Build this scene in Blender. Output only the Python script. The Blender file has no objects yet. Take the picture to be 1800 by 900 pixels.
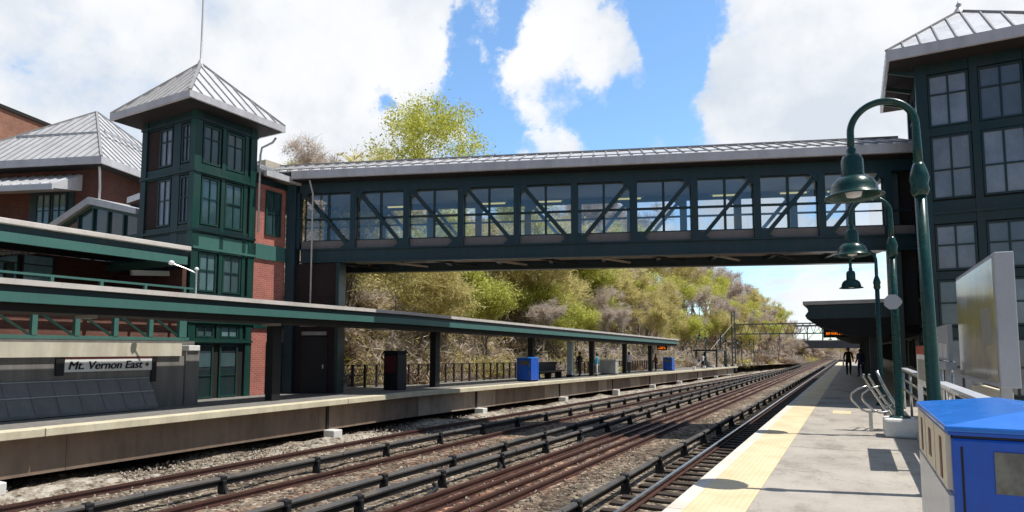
import bpy, math, random
from mathutils import Vector, Matrix, noise
R = math.radians
random.seed(7)
scene = bpy.context.scene
COL = scene.collection
MATS = {}

# ------------------------------------------------------------------ materials
def new_mat(name):
    m = bpy.data.materials.new(name); m.use_nodes = True
    nt = m.node_tree; nt.nodes.clear()
    out = nt.nodes.new('ShaderNodeOutputMaterial')
    return m, nt, out
def N(nt, t, **kw):
    n = nt.nodes.new(t)
    for k, v in kw.items():
        if k in n.inputs: n.inputs[k].default_value = v
        else: setattr(n, k, v)
    return n
def L(nt, a, b): nt.links.new(a, b)
def ramp(nt, stops):
    r = nt.nodes.new('ShaderNodeValToRGB')
    e = r.color_ramp.elements
    while len(e) < len(stops): e.new(0.5)
    for i, (p, c) in enumerate(stops):
        e[i].position = p; e[i].color = (*c, 1) if len(c) == 3 else c
    return r
def pos(nt, scale=(1, 1, 1)):
    g = N(nt, 'ShaderNodeNewGeometry'); m = N(nt, 'ShaderNodeMapping')
    m.inputs['Scale'].default_value = scale
    L(nt, g.outputs['Position'], m.inputs['Vector']); return m.outputs['Vector']
def noise_n(nt, vec, scale, detail=4, rough=0.6):
    n = N(nt, 'ShaderNodeTexNoise'); n.inputs['Scale'].default_value = scale
    n.inputs['Detail'].default_value = detail; n.inputs['Roughness'].default_value = rough
    L(nt, vec, n.inputs['Vector']); return n.outputs['Fac']
def mathn(nt, op, a, b=None, c=None):
    n = N(nt, 'ShaderNodeMath', operation=op)
    for i, x in enumerate((a, b, c)):
        if x is None: continue
        if isinstance(x, (int, float)): n.inputs[i].default_value = x
        else: L(nt, x, n.inputs[i])
    return n.outputs[0]
def mixc(nt, f, a, b, mode='MIX'):
    n = N(nt, 'ShaderNodeMix', data_type='RGBA', blend_type=mode)
    for s, x in ((n.inputs[0], f), (n.inputs[6], a), (n.inputs[7], b)):
        if isinstance(x, (int, float)): s.default_value = x
        elif isinstance(x, tuple): s.default_value = (*x, 1)
        else: L(nt, x, s)
    return n.outputs[2]
def paint(name, col, rough=0.5, metal=0.0, var=0.25, scale=1.2, streak=0.0, spec=0.5, bump=0.0, bscale=30, dirt=None, dirtamt=0.5):
    if name in MATS: return MATS[name]
    m, nt, out = new_mat(name)
    b = N(nt, 'ShaderNodeBsdfPrincipled'); b.inputs['Roughness'].default_value = rough
    b.inputs['Metallic'].default_value = metal; b.inputs['Specular IOR Level'].default_value = spec
    p = pos(nt)
    f1 = noise_n(nt, p, scale, 5); f2 = noise_n(nt, p, scale * 9, 3)
    f = mathn(nt, 'ADD', mathn(nt, 'MULTIPLY', f1, 0.65), mathn(nt, 'MULTIPLY', f2, 0.35))
    if streak:
        f3 = noise_n(nt, pos(nt, (3, 3, 0.25)), 1.6, 4)
        f = mathn(nt, 'ADD', mathn(nt, 'MULTIPLY', f, 1 - streak), mathn(nt, 'MULTIPLY', f3, streak))
    lo = tuple(c * (1 - var) for c in col); hi = tuple(min(1, c * (1 + var)) for c in col)
    r = ramp(nt, [(0.3, lo), (0.7, hi)]); L(nt, f, r.inputs[0])
    c = r.outputs[0]
    if dirt:
        fd = noise_n(nt, pos(nt, (1.5, 1.5, 0.5)), 1.1, 6, 0.7)
        rd = ramp(nt, [(0.45, (0, 0, 0)), (0.72, (dirtamt,) * 3)]); L(nt, fd, rd.inputs[0])
        c = mixc(nt, rd.outputs[0], c, dirt)
    L(nt, c, b.inputs['Base Color'])
    rr = mathn(nt, 'ADD', mathn(nt, 'MULTIPLY', f2, 0.2), rough - 0.1); L(nt, rr, b.inputs['Roughness'])
    if bump:
        bn = N(nt, 'ShaderNodeBump'); bn.inputs['Strength'].default_value = bump; bn.inputs['Distance'].default_value = 0.02
        L(nt, noise_n(nt, p, bscale, 4), bn.inputs['Height']); L(nt, bn.outputs[0], b.inputs['Normal'])
    L(nt, b.outputs[0], out.inputs[0]); MATS[name] = m
    return m
def brick(name, c1, c2, mortar, rough=0.85):
    m, nt, out = new_mat(name)
    b = N(nt, 'ShaderNodeBsdfPrincipled'); b.inputs['Roughness'].default_value = rough
    tc = N(nt, 'ShaderNodeTexCoord'); s = N(nt, 'ShaderNodeSeparateXYZ'); L(nt, tc.outputs['Object'], s.inputs[0])
    cb = N(nt, 'ShaderNodeCombineXYZ'); L(nt, mathn(nt, 'ADD', s.outputs[0], s.outputs[1]), cb.inputs[0]); L(nt, s.outputs[2], cb.inputs[1])
    t = N(nt, 'ShaderNodeTexBrick'); t.inputs['Scale'].default_value = 1.0
    t.inputs['Brick Width'].default_value = 0.22; t.inputs['Row Height'].default_value = 0.075; t.inputs['Mortar Size'].default_value = 0.008
    t.inputs['Color1'].default_value = (*c1, 1); t.inputs['Color2'].default_value = (*c2, 1); t.inputs['Mortar'].default_value = (*mortar, 1)
    L(nt, cb.outputs[0], t.inputs['Vector'])
    f = noise_n(nt, pos(nt, (1, 1, 0.6)), 1.3, 6, 0.7)
    r = ramp(nt, [(0.3, (0.72, 0.72, 0.72)), (0.7, (1.15, 1.12, 1.1))]); L(nt, f, r.inputs[0])
    L(nt, mixc(nt, 1.0, t.outputs['Color'], r.outputs[0], 'MULTIPLY'), b.inputs['Base Color'])
    bn = N(nt, 'ShaderNodeBump'); bn.inputs['Strength'].default_value = 0.4; bn.inputs['Distance'].default_value = 0.01
    L(nt, t.outputs['Fac'], bn.inputs['Height']); bn.invert = True; L(nt, bn.outputs[0], b.inputs['Normal'])
    L(nt, b.outputs[0], out.inputs[0]); MATS[name] = m; return m
def dark_glass(name, col, rough=0.06, tint=(0.9, 0.95, 1.0)):
    m, nt, out = new_mat(name)
    b = N(nt, 'ShaderNodeBsdfPrincipled'); b.inputs['Roughness'].default_value = rough
    b.inputs['Specular IOR Level'].default_value = 0.9; b.inputs['IOR'].default_value = 1.7
    f = noise_n(nt, pos(nt, (0.8, 0.8, 0.5)), 1.7, 5, 0.65)
    r = ramp(nt, [(0.35, tuple(c * 0.8 for c in col)), (0.5, col), (0.68, tuple(c * 1.3 for c in col))]); L(nt, f, r.inputs[0])
    oi = N(nt, 'ShaderNodeObjectInfo'); rv = mathn(nt, 'ADD', mathn(nt, 'MULTIPLY', oi.outputs['Random'], 0.9), 0.5); cv = N(nt, 'ShaderNodeVectorMath', operation='SCALE'); L(nt, r.outputs[0], cv.inputs[0]); L(nt, rv, cv.inputs['Scale'])
    L(nt, cv.outputs[0], b.inputs['Base Color'])
    bn = N(nt, 'ShaderNodeBump'); bn.inputs['Strength'].default_value = 0.06; bn.inputs['Distance'].default_value = 0.05
    L(nt, noise_n(nt, pos(nt), 1.5, 2), bn.inputs['Height']); L(nt, bn.outputs[0], b.inputs['Normal'])
    L(nt, b.outputs[0], out.inputs[0]); MATS[name] = m; return m
def clear_glass(name, tint, refl):
    m, nt, out = new_mat(name)
    t = N(nt, 'ShaderNodeBsdfTransparent'); t.inputs[0].default_value = (*tint, 1)
    g = N(nt, 'ShaderNodeBsdfGlossy'); g.inputs['Roughness'].default_value = 0.03; g.inputs['Color'].default_value = (0.80, 0.92, 1, 1)
    fr = N(nt, 'ShaderNodeFresnel'); fr.inputs[0].default_value = 1.5
    mx = N(nt, 'ShaderNodeMixShader'); L(nt, mathn(nt, 'ADD', fr.outputs[0], refl), mx.inputs[0])
    L(nt, t.outputs[0], mx.inputs[1]); L(nt, g.outputs[0], mx.inputs[2]); L(nt, mx.outputs[0], out.inputs[0])
    MATS[name] = m; return m
def emit(name, col, s):
    m, nt, out = new_mat(name); e = N(nt, 'ShaderNodeEmission'); e.inputs[0].default_value = (*col, 1); e.inputs[1].default_value = s
    L(nt, e.outputs[0], out.inputs[0]); MATS[name] = m; return m
def leafmat(name, c1, c2, c3, trans=0.35):
    m, nt, out = new_mat(name)
    g = N(nt, 'ShaderNodeNewGeometry')
    f = mathn(nt, 'ADD', mathn(nt, 'MULTIPLY', g.outputs['Random Per Island'], 0.55), mathn(nt, 'MULTIPLY', noise_n(nt, pos(nt), 0.55, 3), 0.6))
    r = ramp(nt, [(0.25, c1), (0.55, c2), (0.85, c3)]); L(nt, f, r.inputs[0])
    d = N(nt, 'ShaderNodeBsdfDiffuse'); t = N(nt, 'ShaderNodeBsdfTranslucent')
    L(nt, r.outputs[0], d.inputs[0]); L(nt, r.outputs[0], t.inputs[0])
    mx = N(nt, 'ShaderNodeMixShader'); mx.inputs[0].default_value = trans
    L(nt, d.outputs[0], mx.inputs[1]); L(nt, t.outputs[0], mx.inputs[2]); L(nt, mx.outputs[0], out.inputs[0]); MATS[name] = m; return m

steel = paint('dark green steel', (0.007, 0.030, 0.034), 0.38, var=0.35, streak=0.5, scale=0.8, dirt=(0.035, 0.036, 0.036), dirtamt=0.55)
tsteel = paint('tower green steel', (0.008, 0.052, 0.042), 0.38, var=0.35, streak=0.5, scale=0.8, dirt=(0.045, 0.060, 0.052), dirtamt=0.5)
bsteel = paint('bridge steel', (0.010, 0.038, 0.050), 0.42, var=0.35, streak=0.5, scale=0.7, dirt=(0.040, 0.045, 0.046), dirtamt=0.55)
band = paint('bright green band', (0.062, 0.165, 0.145), 0.42, var=0.15, streak=0.3)
lampgreen = paint('lamp green', (0.005, 0.050, 0.042), 0.28, var=0.35, scale=2, dirt=(0.03, 0.06, 0.05), dirtamt=0.4)
black = paint('near black', (0.010, 0.010, 0.012), 0.6, var=0.4)
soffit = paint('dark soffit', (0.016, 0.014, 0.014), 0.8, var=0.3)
roofm = paint('silver roof', (0.62, 0.63, 0.65), 0.42, metal=0.15, var=0.12, scale=0.9, dirt=(0.35, 0.34, 0.33), dirtamt=0.5)
roofseam = paint('roof seam', (0.30, 0.29, 0.29), 0.55, var=0.2)  # sun shading of the ribs put into a darker colour than the sheet
roofedge = paint('silver fascia', (0.60, 0.59, 0.62), 0.45, metal=0.15, var=0.12, streak=0.3, dirt=(0.25, 0.24, 0.24), dirtamt=0.4)
canopytop = paint('canopy white edge', (0.66, 0.62, 0.58), 0.6, var=0.1, streak=0.3, dirt=(0.35, 0.3, 0.26), dirtamt=0.4)
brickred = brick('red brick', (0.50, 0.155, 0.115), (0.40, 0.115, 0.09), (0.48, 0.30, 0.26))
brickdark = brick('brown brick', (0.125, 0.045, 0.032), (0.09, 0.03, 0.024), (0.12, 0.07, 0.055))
glassw = dark_glass('sky blue window glass', (0.42, 0.80, 0.98))  # sky reflection painted in as the pane's base colour
brickmid = brick('ruddy brown brick', (0.26, 0.115, 0.085), (0.20, 0.085, 0.065), (0.15, 0.09, 0.075))
brickpier = brick('shaded pier brick', (0.032, 0.013, 0.012), (0.022, 0.009, 0.009), (0.028, 0.018, 0.017))  # near-black brick: shade of the pier and tower front put into the colour
conc = paint('platform concrete', (0.50, 0.46, 0.415), 0.85, var=0.24, scale=1.6, bump=0.15, bscale=60, dirt=(0.33, 0.30, 0.27), dirtamt=0.4)
edgeconc = paint('pale edge concrete', (0.70, 0.65, 0.57), 0.85, var=0.12, bump=0.1, dirt=(0.42, 0.36, 0.28), dirtamt=0.5)
leftedge = paint('worn cream edge', (0.66, 0.60, 0.44), 0.85, var=0.15, scale=2, bump=0.1, dirt=(0.45, 0.38, 0.26), dirtamt=0.7)
beamconc = paint('brown stained concrete', (0.24, 0.175, 0.130), 0.9, var=0.30, scale=0.45, streak=0.35, bump=0.25, bscale=12, dirt=(0.11, 0.075, 0.055), dirtamt=0.7)
wallconc = paint('grey stained concrete', (0.20, 0.19, 0.175), 0.9, var=0.35, scale=0.8, streak=0.6, bump=0.1)
capconc = paint('beige concrete band', (0.62, 0.58, 0.47), 0.85, var=0.2, scale=1, streak=0.6, dirt=(0.40, 0.34, 0.24), dirtamt=0.6)
whiteconc = paint('white concrete', (0.72, 0.70, 0.66), 0.8, var=0.12, bump=0.1)
railm = paint('rusty rail', (0.088, 0.042, 0.034), 0.5, var=0.35, scale=3)
railtop = paint('polished rail head', (0.50, 0.50, 0.52), 0.28, metal=0.9, var=0.2)
sleeperm = paint('sleeper wood', (0.050, 0.036, 0.028), 0.9, var=0.5, scale=5, bump=0.3)
coverm = paint('third rail cover', (0.080, 0.079, 0.080), 0.8, var=0.45, scale=1.4, dirt=(0.17, 0.135, 0.10), dirtamt=0.75)
stainless = paint('stainless steel', (0.55, 0.55, 0.54), 0.28, metal=0.9, var=0.15)
blue = paint('bin blue', (0.008, 0.10, 0.56), 0.36, var=0.2, scale=1.3, streak=0.4, dirt=(0.05, 0.10, 0.30), dirtamt=0.5)
bluelid = paint('bin lid blue', (0.018, 0.19, 0.70), 0.24, var=0.08, scale=0.7, dirt=(0.05, 0.17, 0.52), dirtamt=0.25)
creamp = paint('cream panel', (0.78, 0.69, 0.52), 0.5, var=0.08)
mirror = paint('brushed plate', (0.42, 0.43, 0.43), 0.22, metal=0.95, var=0.25, scale=2)
signgrey = paint('sign grey', (0.46, 0.48, 0.52), 0.45, var=0.08)
maroon = paint('maroon', (0.10, 0.015, 0.02), 0.5)
redm = paint('sign red', (0.35, 0.04, 0.03), 0.5)
white = paint('white paint', (0.75, 0.75, 0.73), 0.5, var=0.08)
signwhite = paint('sign board white', (0.80, 0.80, 0.77), 0.5, var=0.1)
dimw = paint('dim plate', (0.30, 0.30, 0.27), 0.6)
beigesill = paint('bridge sill panel', (0.21, 0.18, 0.17), 0.7, var=0.2, streak=0.3)
underpan = paint('beige deck pan', (0.50, 0.44, 0.37), 0.8, var=0.2)
ceil = paint('bridge ceiling', (0.78, 0.86, 0.95), 0.6, var=0.06)
barkm = paint('bark', (0.13, 0.10, 0.08), 0.95, var=0.35, scale=4)
barkg = paint('grey bark', (0.20, 0.165, 0.14), 0.95, var=0.3, scale=4)
fencem = paint('fence brown steel', (0.05, 0.032, 0.026), 0.7, var=0.3)
gantrym = paint('gantry steel', (0.17, 0.185, 0.185), 0.7, var=0.25)
skin = paint('skin', (0.42, 0.25, 0.18), 0.6, var=0.08)
hairm = paint('dark hair', (0.03, 0.02, 0.016), 0.6)
hairred = paint('auburn hair', (0.16, 0.05, 0.02), 0.6)
panelgrey = paint('grey slope panel', (0.19, 0.185, 0.18), 0.55, var=0.2, streak=0.5)
glassd = dark_glass('dark window glass', (0.035, 0.042, 0.052))
glasst = dark_glass('tower window glass', (0.150, 0.168, 0.205))
glasss = dark_glass('teal window glass', (0.035, 0.075, 0.085))
glassl = dark_glass('pale window glass', (0.14, 0.23, 0.25))
glassb = clear_glass('bridge glass', (0.93, 0.96, 0.98), 0.16)
lednm = emit('amber led', (1.0, 0.20, 0.01), 1.3)
tubelight = emit('fluorescent tube', (0.85, 0.80, 0.35), 0.65)
leafY = leafmat('yellow green leaf', (0.32, 0.34, 0.06), (0.60, 0.62, 0.14), (0.82, 0.80, 0.26), .6)
leafG = leafmat('fresh green leaf', (0.33, 0.35, 0.07), (0.58, 0.60, 0.14), (0.78, 0.77, 0.28), .6)
leafO = leafmat('olive bud leaf', (0.34, 0.30, 0.12), (0.60, 0.53, 0.22), (0.80, 0.71, 0.36), .6)
leafB = leafmat('brown twig', (0.32, 0.265, 0.22), (0.56, 0.475, 0.41), (0.78, 0.69, 0.61), 0.4)
leafS = leafmat('dry brush', (0.16, 0.115, 0.075), (0.34, 0.255, 0.175), (0.54, 0.43, 0.32), 0.15)

def ballast_mat():
    m, nt, out = new_mat('ballast stones')
    b = N(nt, 'ShaderNodeBsdfPrincipled'); b.inputs['Roughness'].default_value = 0.95; b.inputs['Specular IOR Level'].default_value = 0.2
    p = pos(nt)
    v = N(nt, 'ShaderNodeTexVoronoi'); v.inputs['Scale'].default_value = 11; L(nt, p, v.inputs['Vector'])
    sep = N(nt, 'ShaderNodeSeparateColor'); L(nt, v.outputs['Color'], sep.inputs[0])
    r = ramp(nt, [(0.0, (0.06, 0.047, 0.036)), (0.40, (0.205, 0.163, 0.12)), (0.8, (0.32, 0.265, 0.20)), (1.0, (0.50, 0.44, 0.35))]); L(nt, sep.outputs[0], r.inputs[0])
    g = N(nt, 'ShaderNodeNewGeometry'); sx = N(nt, 'ShaderNodeSeparateXYZ'); L(nt, g.outputs['Position'], sx.inputs[0])
    X = sx.outputs[0]
    def bandm(c, w):
        a = mathn(nt, 'ABSOLUTE', mathn(nt, 'SUBTRACT', X, c)); return mathn(nt, 'SMOOTH_MIN', mathn(nt, 'MAXIMUM', mathn(nt, 'SUBTRACT', 1.0, mathn(nt, 'DIVIDE', a, w)), 0.0), 1.0, 0.1)
    rust = mathn(nt, 'MAXIMUM', bandm(-6.75, 1.5), mathn(nt, 'MULTIPLY', bandm(-10.3, 1.1), 0.8))
    n1 = noise_n(nt, pos(nt, (1.4, 0.5, 1)), 1.7, 5, 0.7)
    rm = ramp(nt, [(0.38, (0, 0, 0)), (0.68, (1, 1, 1))]); L(nt, n1, rm.inputs[0])
    rustf = mathn(nt, 'MULTIPLY', mathn(nt, 'MULTIPLY', rust, rm.outputs[0]), 0.85)
    c = mixc(nt, rustf, r.outputs[0], mixc(nt, 1.0, r.outputs[0], (1.55, 0.82, 0.62), 'MULTIPLY'))
    # oily dark strip in the track centres
    dk = ramp(nt, [(0.42, (0.50, 0.48, 0.47)), (0.62, (1.05, 1.05, 1.05))]); L(nt, noise_n(nt, pos(nt, (1.1, 0.35, 1)), 1.3, 5, 0.65), dk.inputs[0])
    c = mixc(nt, 1.0, c, dk.outputs[0], 'MULTIPLY')
    # pale debris heap beside the far platform
    heap = mathn(nt, 'MULTIPLY', bandm(-14.75, 0.9), 1.2)
    hr = ramp(nt, [(0.40, (0, 0, 0)), (0.62, (1, 1, 1))]); L(nt, noise_n(nt, pos(nt), 3.5, 6, 0.7), hr.inputs[0])
    c = mixc(nt, mathn(nt, 'MULTIPLY', mathn(nt, 'MINIMUM', heap, 1.0), hr.outputs[0]), c, (0.52, 0.48, 0.41))
    L(nt, c, b.inputs['Base Color'])
    bn = N(nt, 'ShaderNodeBump'); bn.inputs['Strength'].default_value = 0.9; bn.inputs['Distance'].default_value = 0.05
    L(nt, mathn(nt, 'SUBTRACT', 1.0, v.outputs['Distance']), bn.inputs['Height']); L(nt, bn.outputs[0], b.inputs['Normal'])
    L(nt, b.outputs[0], out.inputs[0]); return m
ballastm = ballast_mat()
def hill_mat():
    m, nt, out = new_mat('leaf litter hillside')
    b = N(nt, 'ShaderNodeBsdfPrincipled'); b.inputs['Roughness'].default_value = 1.0; b.inputs['Specular IOR Level'].default_value = 0.1
    f = mathn(nt, 'ADD', mathn(nt, 'MULTIPLY', noise_n(nt, pos(nt), 0.9, 6, 0.7), 0.6), mathn(nt, 'MULTIPLY', noise_n(nt, pos(nt), 14, 4, 0.7), 0.4))
    r = ramp(nt, [(0.34, (0.09, 0.068, 0.048)), (0.5, (0.28, 0.21, 0.15)), (0.64, (0.46, 0.37, 0.275)), (0.72, (0.17, 0.15, 0.06))]); L(nt, f, r.inputs[0]); L(nt, r.outputs[0], b.inputs['Base Color'])
    bn = N(nt, 'ShaderNodeBump'); bn.inputs['Strength'].default_value = 0.8; bn.inputs['Distance'].default_value = 0.15
    L(nt, noise_n(nt, pos(nt), 6, 6, 0.7), bn.inputs['Height']); L(nt, bn.outputs[0], b.inputs['Normal'])
    L(nt, b.outputs[0], out.inputs[0]); return m
hillm = hill_mat()
def tactile_mat():
    m, nt, out = new_mat('yellow tactile')
    b = N(nt, 'ShaderNodeBsdfPrincipled'); b.inputs['Roughness'].default_value = 0.7
    f = noise_n(nt, pos(nt), 1.2, 6, 0.7)
    r = ramp(nt, [(0.35, (0.66, 0.51, 0.30)), (0.6, (0.78, 0.63, 0.40))]); L(nt, f, r.inputs[0])
    w = noise_n(nt, pos(nt, (1, 1, 1)), 4, 6, 0.75); wr = ramp(nt, [(0.55, (0, 0, 0)), (0.78, (0.45,) * 3)]); L(nt, w, wr.inputs[0])
    L(nt, mixc(nt, wr.outputs[0], r.outputs[0], (0.60, 0.53, 0.43)), b.inputs['Base Color'])
    v = N(nt, 'ShaderNodeTexVoronoi'); v.inputs['Scale'].default_value = 15; v.inputs['Randomness'].default_value = 0; L(nt, pos(nt), v.inputs['Vector'])
    bn = N(nt, 'ShaderNodeBump'); bn.inputs['Strength'].default_value = 0.8; bn.inputs['Distance'].default_value = 0.010; bn.invert = True
    L(nt, v.outputs['Distance'], bn.inputs['Height']); L(nt, bn.outputs[0], b.inputs['Normal'])
    L(nt, b.outputs[0], out.inputs[0]); return m
tactile = tactile_mat()
def platform_mat():
    m, nt, out = new_mat('worn platform slab')
    b = N(nt, 'ShaderNodeBsdfPrincipled'); b.inputs['Roughness'].default_value = 0.85
    f = mathn(nt, 'ADD', mathn(nt, 'MULTIPLY', noise_n(nt, pos(nt), 0.8, 7, 0.7), 0.65), mathn(nt, 'MULTIPLY', noise_n(nt, pos(nt), 22, 4, 0.7), 0.35))
    r = ramp(nt, [(0.34, (0.285, 0.258, 0.222)), (0.48, (0.405, 0.367, 0.315)), (0.66, (0.49, 0.446, 0.385))]); L(nt, f, r.inputs[0]); c = r.outputs[0]
    v = N(nt, 'ShaderNodeTexVoronoi', feature='DISTANCE_TO_EDGE'); v.inputs['Scale'].default_value = 0.42
    wn = N(nt, 'ShaderNodeTexNoise'); wn.inputs['Scale'].default_value = 2.2; wn.inputs['Detail'].default_value = 5; L(nt, pos(nt), wn.inputs['Vector'])
    wa = N(nt, 'ShaderNodeVectorMath', operation='ADD'); L(nt, pos(nt), wa.inputs[0]); L(nt, wn.outputs['Color'], wa.inputs[1]); L(nt, wa.outputs[0], v.inputs['Vector'])
    cr = ramp(nt, [(0.0, (0.5,) * 3), (0.006, (1, 1, 1))]); L(nt, v.outputs['Distance'], cr.inputs[0])
    c = mixc(nt, 0.55, c, mixc(nt, 1.0, c, cr.outputs[0], 'MULTIPLY'))
    g1 = N(nt, 'ShaderNodeTexVoronoi'); g1.inputs['Scale'].default_value = 2.6; L(nt, pos(nt), g1.inputs['Vector'])
    gr_ = ramp(nt, [(0.055, (0.40, 0.39, 0.38)), (0.085, (1, 1, 1))]); L(nt, g1.outputs['Distance'], gr_.inputs[0])
    c = mixc(nt, 1.0, c, gr_.outputs[0], 'MULTIPLY')
    st = ramp(nt, [(0.50, (1, 1, 1)), (0.68, (0.66, 0.64, 0.62))]); L(nt, noise_n(nt, pos(nt, (1.2, 0.5, 1)), 1.1, 7, 0.75), st.inputs[0])
    c = mixc(nt, 1.0, c, st.outputs[0], 'MULTIPLY')
    L(nt, c, b.inputs['Base Color'])
    bn = N(nt, 'ShaderNodeBump'); bn.inputs['Strength'].default_value = 0.2; bn.inputs['Distance'].default_value = 0.01
    L(nt, noise_n(nt, pos(nt), 60, 4), bn.inputs['Height']); L(nt, bn.outputs[0], b.inputs['Normal'])
    L(nt, b.outputs[0], out.inputs[0]); return m
slab = platform_mat()

# ------------------------------------------------------------------ mesh helper
class MB:
    def __init__(s): s.v = []; s.f = []; s.mi = []; s.cur = 0
    def add(s, vs, fs):
        o = len(s.v); s.v += [tuple(v) for v in vs]
        for f in fs: s.f.append(tuple(o + i for i in f)); s.mi.append(s.cur)
        return s
    def box(s, x0, x1, y0, y1, z0, z1, ys=None):
        cuts = [y0] + [y for y in (ys or []) if y0 < y < y1] + [y1]
        n = len(cuts); vs = []; fs = []
        for y in cuts: vs += [(x0, y, z0), (x1, y, z0), (x1, y, z1), (x0, y, z1)]
        fs.append((0, 1, 2, 3))
        for i in range(n - 1):
            a = 4 * i; b = a + 4
            for k in range(4): fs.append((a + k, b + k, b + (k + 1) % 4, a + (k + 1) % 4))
        e = 4 * (n - 1); fs.append((e + 3, e + 2, e + 1, e))
        return s.add(vs, fs)
    def beam(s, p, q, w, h, up=(0, 0, 1)):
        p = Vector(p); q = Vector(q); d = (q - p).normalized(); up = Vector(up)
        a = d.cross(up)
        if a.length < 1e-4: a = d.cross(Vector((1, 0, 0)))
        a.normalize(); b = a.cross(d).normalized()
        vs = []
        for c in (p, q):
            for sa, sb in ((-1, -1), (1, -1), (1, 1), (-1, 1)): vs.append(c + a * (sa * w / 2) + b * (sb * h / 2))
        return s.add(vs, [(3, 2, 1, 0), (4, 5, 6, 7), (0, 1, 5, 4), (1, 2, 6, 5), (2, 3, 7, 6), (3, 0, 4, 7)])
    def tube(s, pts, r, n=8, cap=True):
        pts = [Vector(p) for p in pts]; rs = r if isinstance(r, (list, tuple)) else [r] * len(pts)
        rings = []; ref = None
        for i, p in enumerate(pts):
            d = (pts[min(i + 1, len(pts) - 1)] - pts[max(i - 1, 0)])
            d = d.normalized() if d.length > 1e-9 else Vector((0, 0, 1))
            if ref is None:
                ref = d.cross(Vector((0, 0, 1)));
                if ref.length < 0.05: ref = d.cross(Vector((1, 0, 0)))
            ref = (ref - d * ref.dot(d)).normalized(); b = d.cross(ref)
            rings.append([p + (ref * math.cos(t) + b * math.sin(t)) * rs[i] for t in [2 * math.pi * k / n for k in range(n)]])
        vs = [v for rg in rings for v in rg]; fs = []
        for i in range(len(pts) - 1):
            for k in range(n): fs.append((i * n + k, i * n + (k + 1) % n, (i + 1) * n + (k + 1) % n, (i + 1) * n + k))
        if cap: fs.append(tuple(reversed(range(n)))); fs.append(tuple(range((len(pts) - 1) * n, len(pts) * n)))
        return s.add(vs, fs)
    def lathe(s, prof, c=(0, 0, 0), n=20):
        vs = []; fs = []
        for r, z in prof:
            for k in range(n): t = 2 * math.pi * k / n; vs.append((c[0] + r * math.cos(t), c[1] + r * math.sin(t), c[2] + z))
        for i in range(len(prof) - 1):
            for k in range(n): fs.append((i * n + k, i * n + (k + 1) % n, (i + 1) * n + (k + 1) % n, (i + 1) * n + k))
        return s.add(vs, fs)
    def prism(s, poly, axis, a, b):
        def mk(u, v, w): return {'x': (w, u, v), 'y': (u, w, v), 'z': (u, v, w)}[axis]
        n = len(poly); vs = [mk(u, v, a) for u, v in poly] + [mk(u, v, b) for u, v in poly]
        return s.add(vs, [tuple(reversed(range(n))), tuple(range(n, 2 * n))] + [(i, (i + 1) % n, n + (i + 1) % n, n + i) for i in range(n)])
    def poly(s, *vs): return s.add(vs, [tuple(range(len(vs)))])
    def bend(s, fn): s.v = [(x, y, z + fn(x, y)) for x, y, z in s.v]; return s
    def build(s, name, mats, parent=None, smooth=False, bevel=0, fix=True):
        me = bpy.data.meshes.new(name); me.from_pydata(s.v, [], s.f)
        mats = mats if isinstance(mats, (list, tuple)) else [mats]
        for m in mats: me.materials.append(m)
        if len(mats) > 1: me.polygons.foreach_set('material_index', s.mi)
        if smooth: me.polygons.foreach_set('use_smooth', [True] * len(me.polygons))
        me.update()
        if fix:
            import bmesh
            bm = bmesh.new(); bm.from_mesh(me); bmesh.ops.recalc_face_normals(bm, faces=bm.faces); bm.to_mesh(me); bm.free()
        o = bpy.data.objects.new(name, me); COL.objects.link(o)
        if bevel:
            bv = o.modifiers.new('bevel', 'BEVEL'); bv.width = bevel; bv.segments = 2; bv.limit_method = 'ANGLE'
        if parent: put(o, parent)
        return o
def put(o, parent):
    o.parent = parent
    if parent.get('_abs') and parent.parent is None: o.location = -Vector(parent.location)
def tag(o, label=None, cat=None, group=None, kind=None):
    for k, v in (('label', label), ('category', cat), ('group', group), ('kind', kind)):
        if v: o[k] = v
    return o
def thing(name, label, cat, loc=(0, 0, 0), rz=0, group=None, local=False):
    # local=False: the parts are written in world coordinates and shifted back by the base point
    o = bpy.data.objects.new(name, None); COL.objects.link(o); o.empty_display_size = 0.3
    o.location = loc; o.rotation_euler = (0, 0, rz)
    if not local: o['_abs'] = 1
    return tag(o, label, cat, group)
def dup(o, loc=None, rz=None, label=None, group=None, sc=None, parent=None):
    c = o.copy(); COL.objects.link(c)
    if parent: c.parent = parent
    if loc is not None: c.location = loc
    if rz is not None: c.rotation_euler = (0, 0, rz)
    if sc is not None: c.scale = (sc, sc, sc) if isinstance(sc, (int, float)) else sc
    if label: c['label'] = label
    if group: c['group'] = group
    for ch in o.children: dup(ch, parent=c)
    return c
def g(y): return -0.011 * max(0.0, y - 20)                      # the far platform falls away gently
def gl(x, y): return g(y)
def sstep(t): t = max(0.0, min(1.0, t)); return t * t * (3 - 2 * t)
def gb(x, y): return g(y) * sstep((-x - 8) / 4.0)

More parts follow.
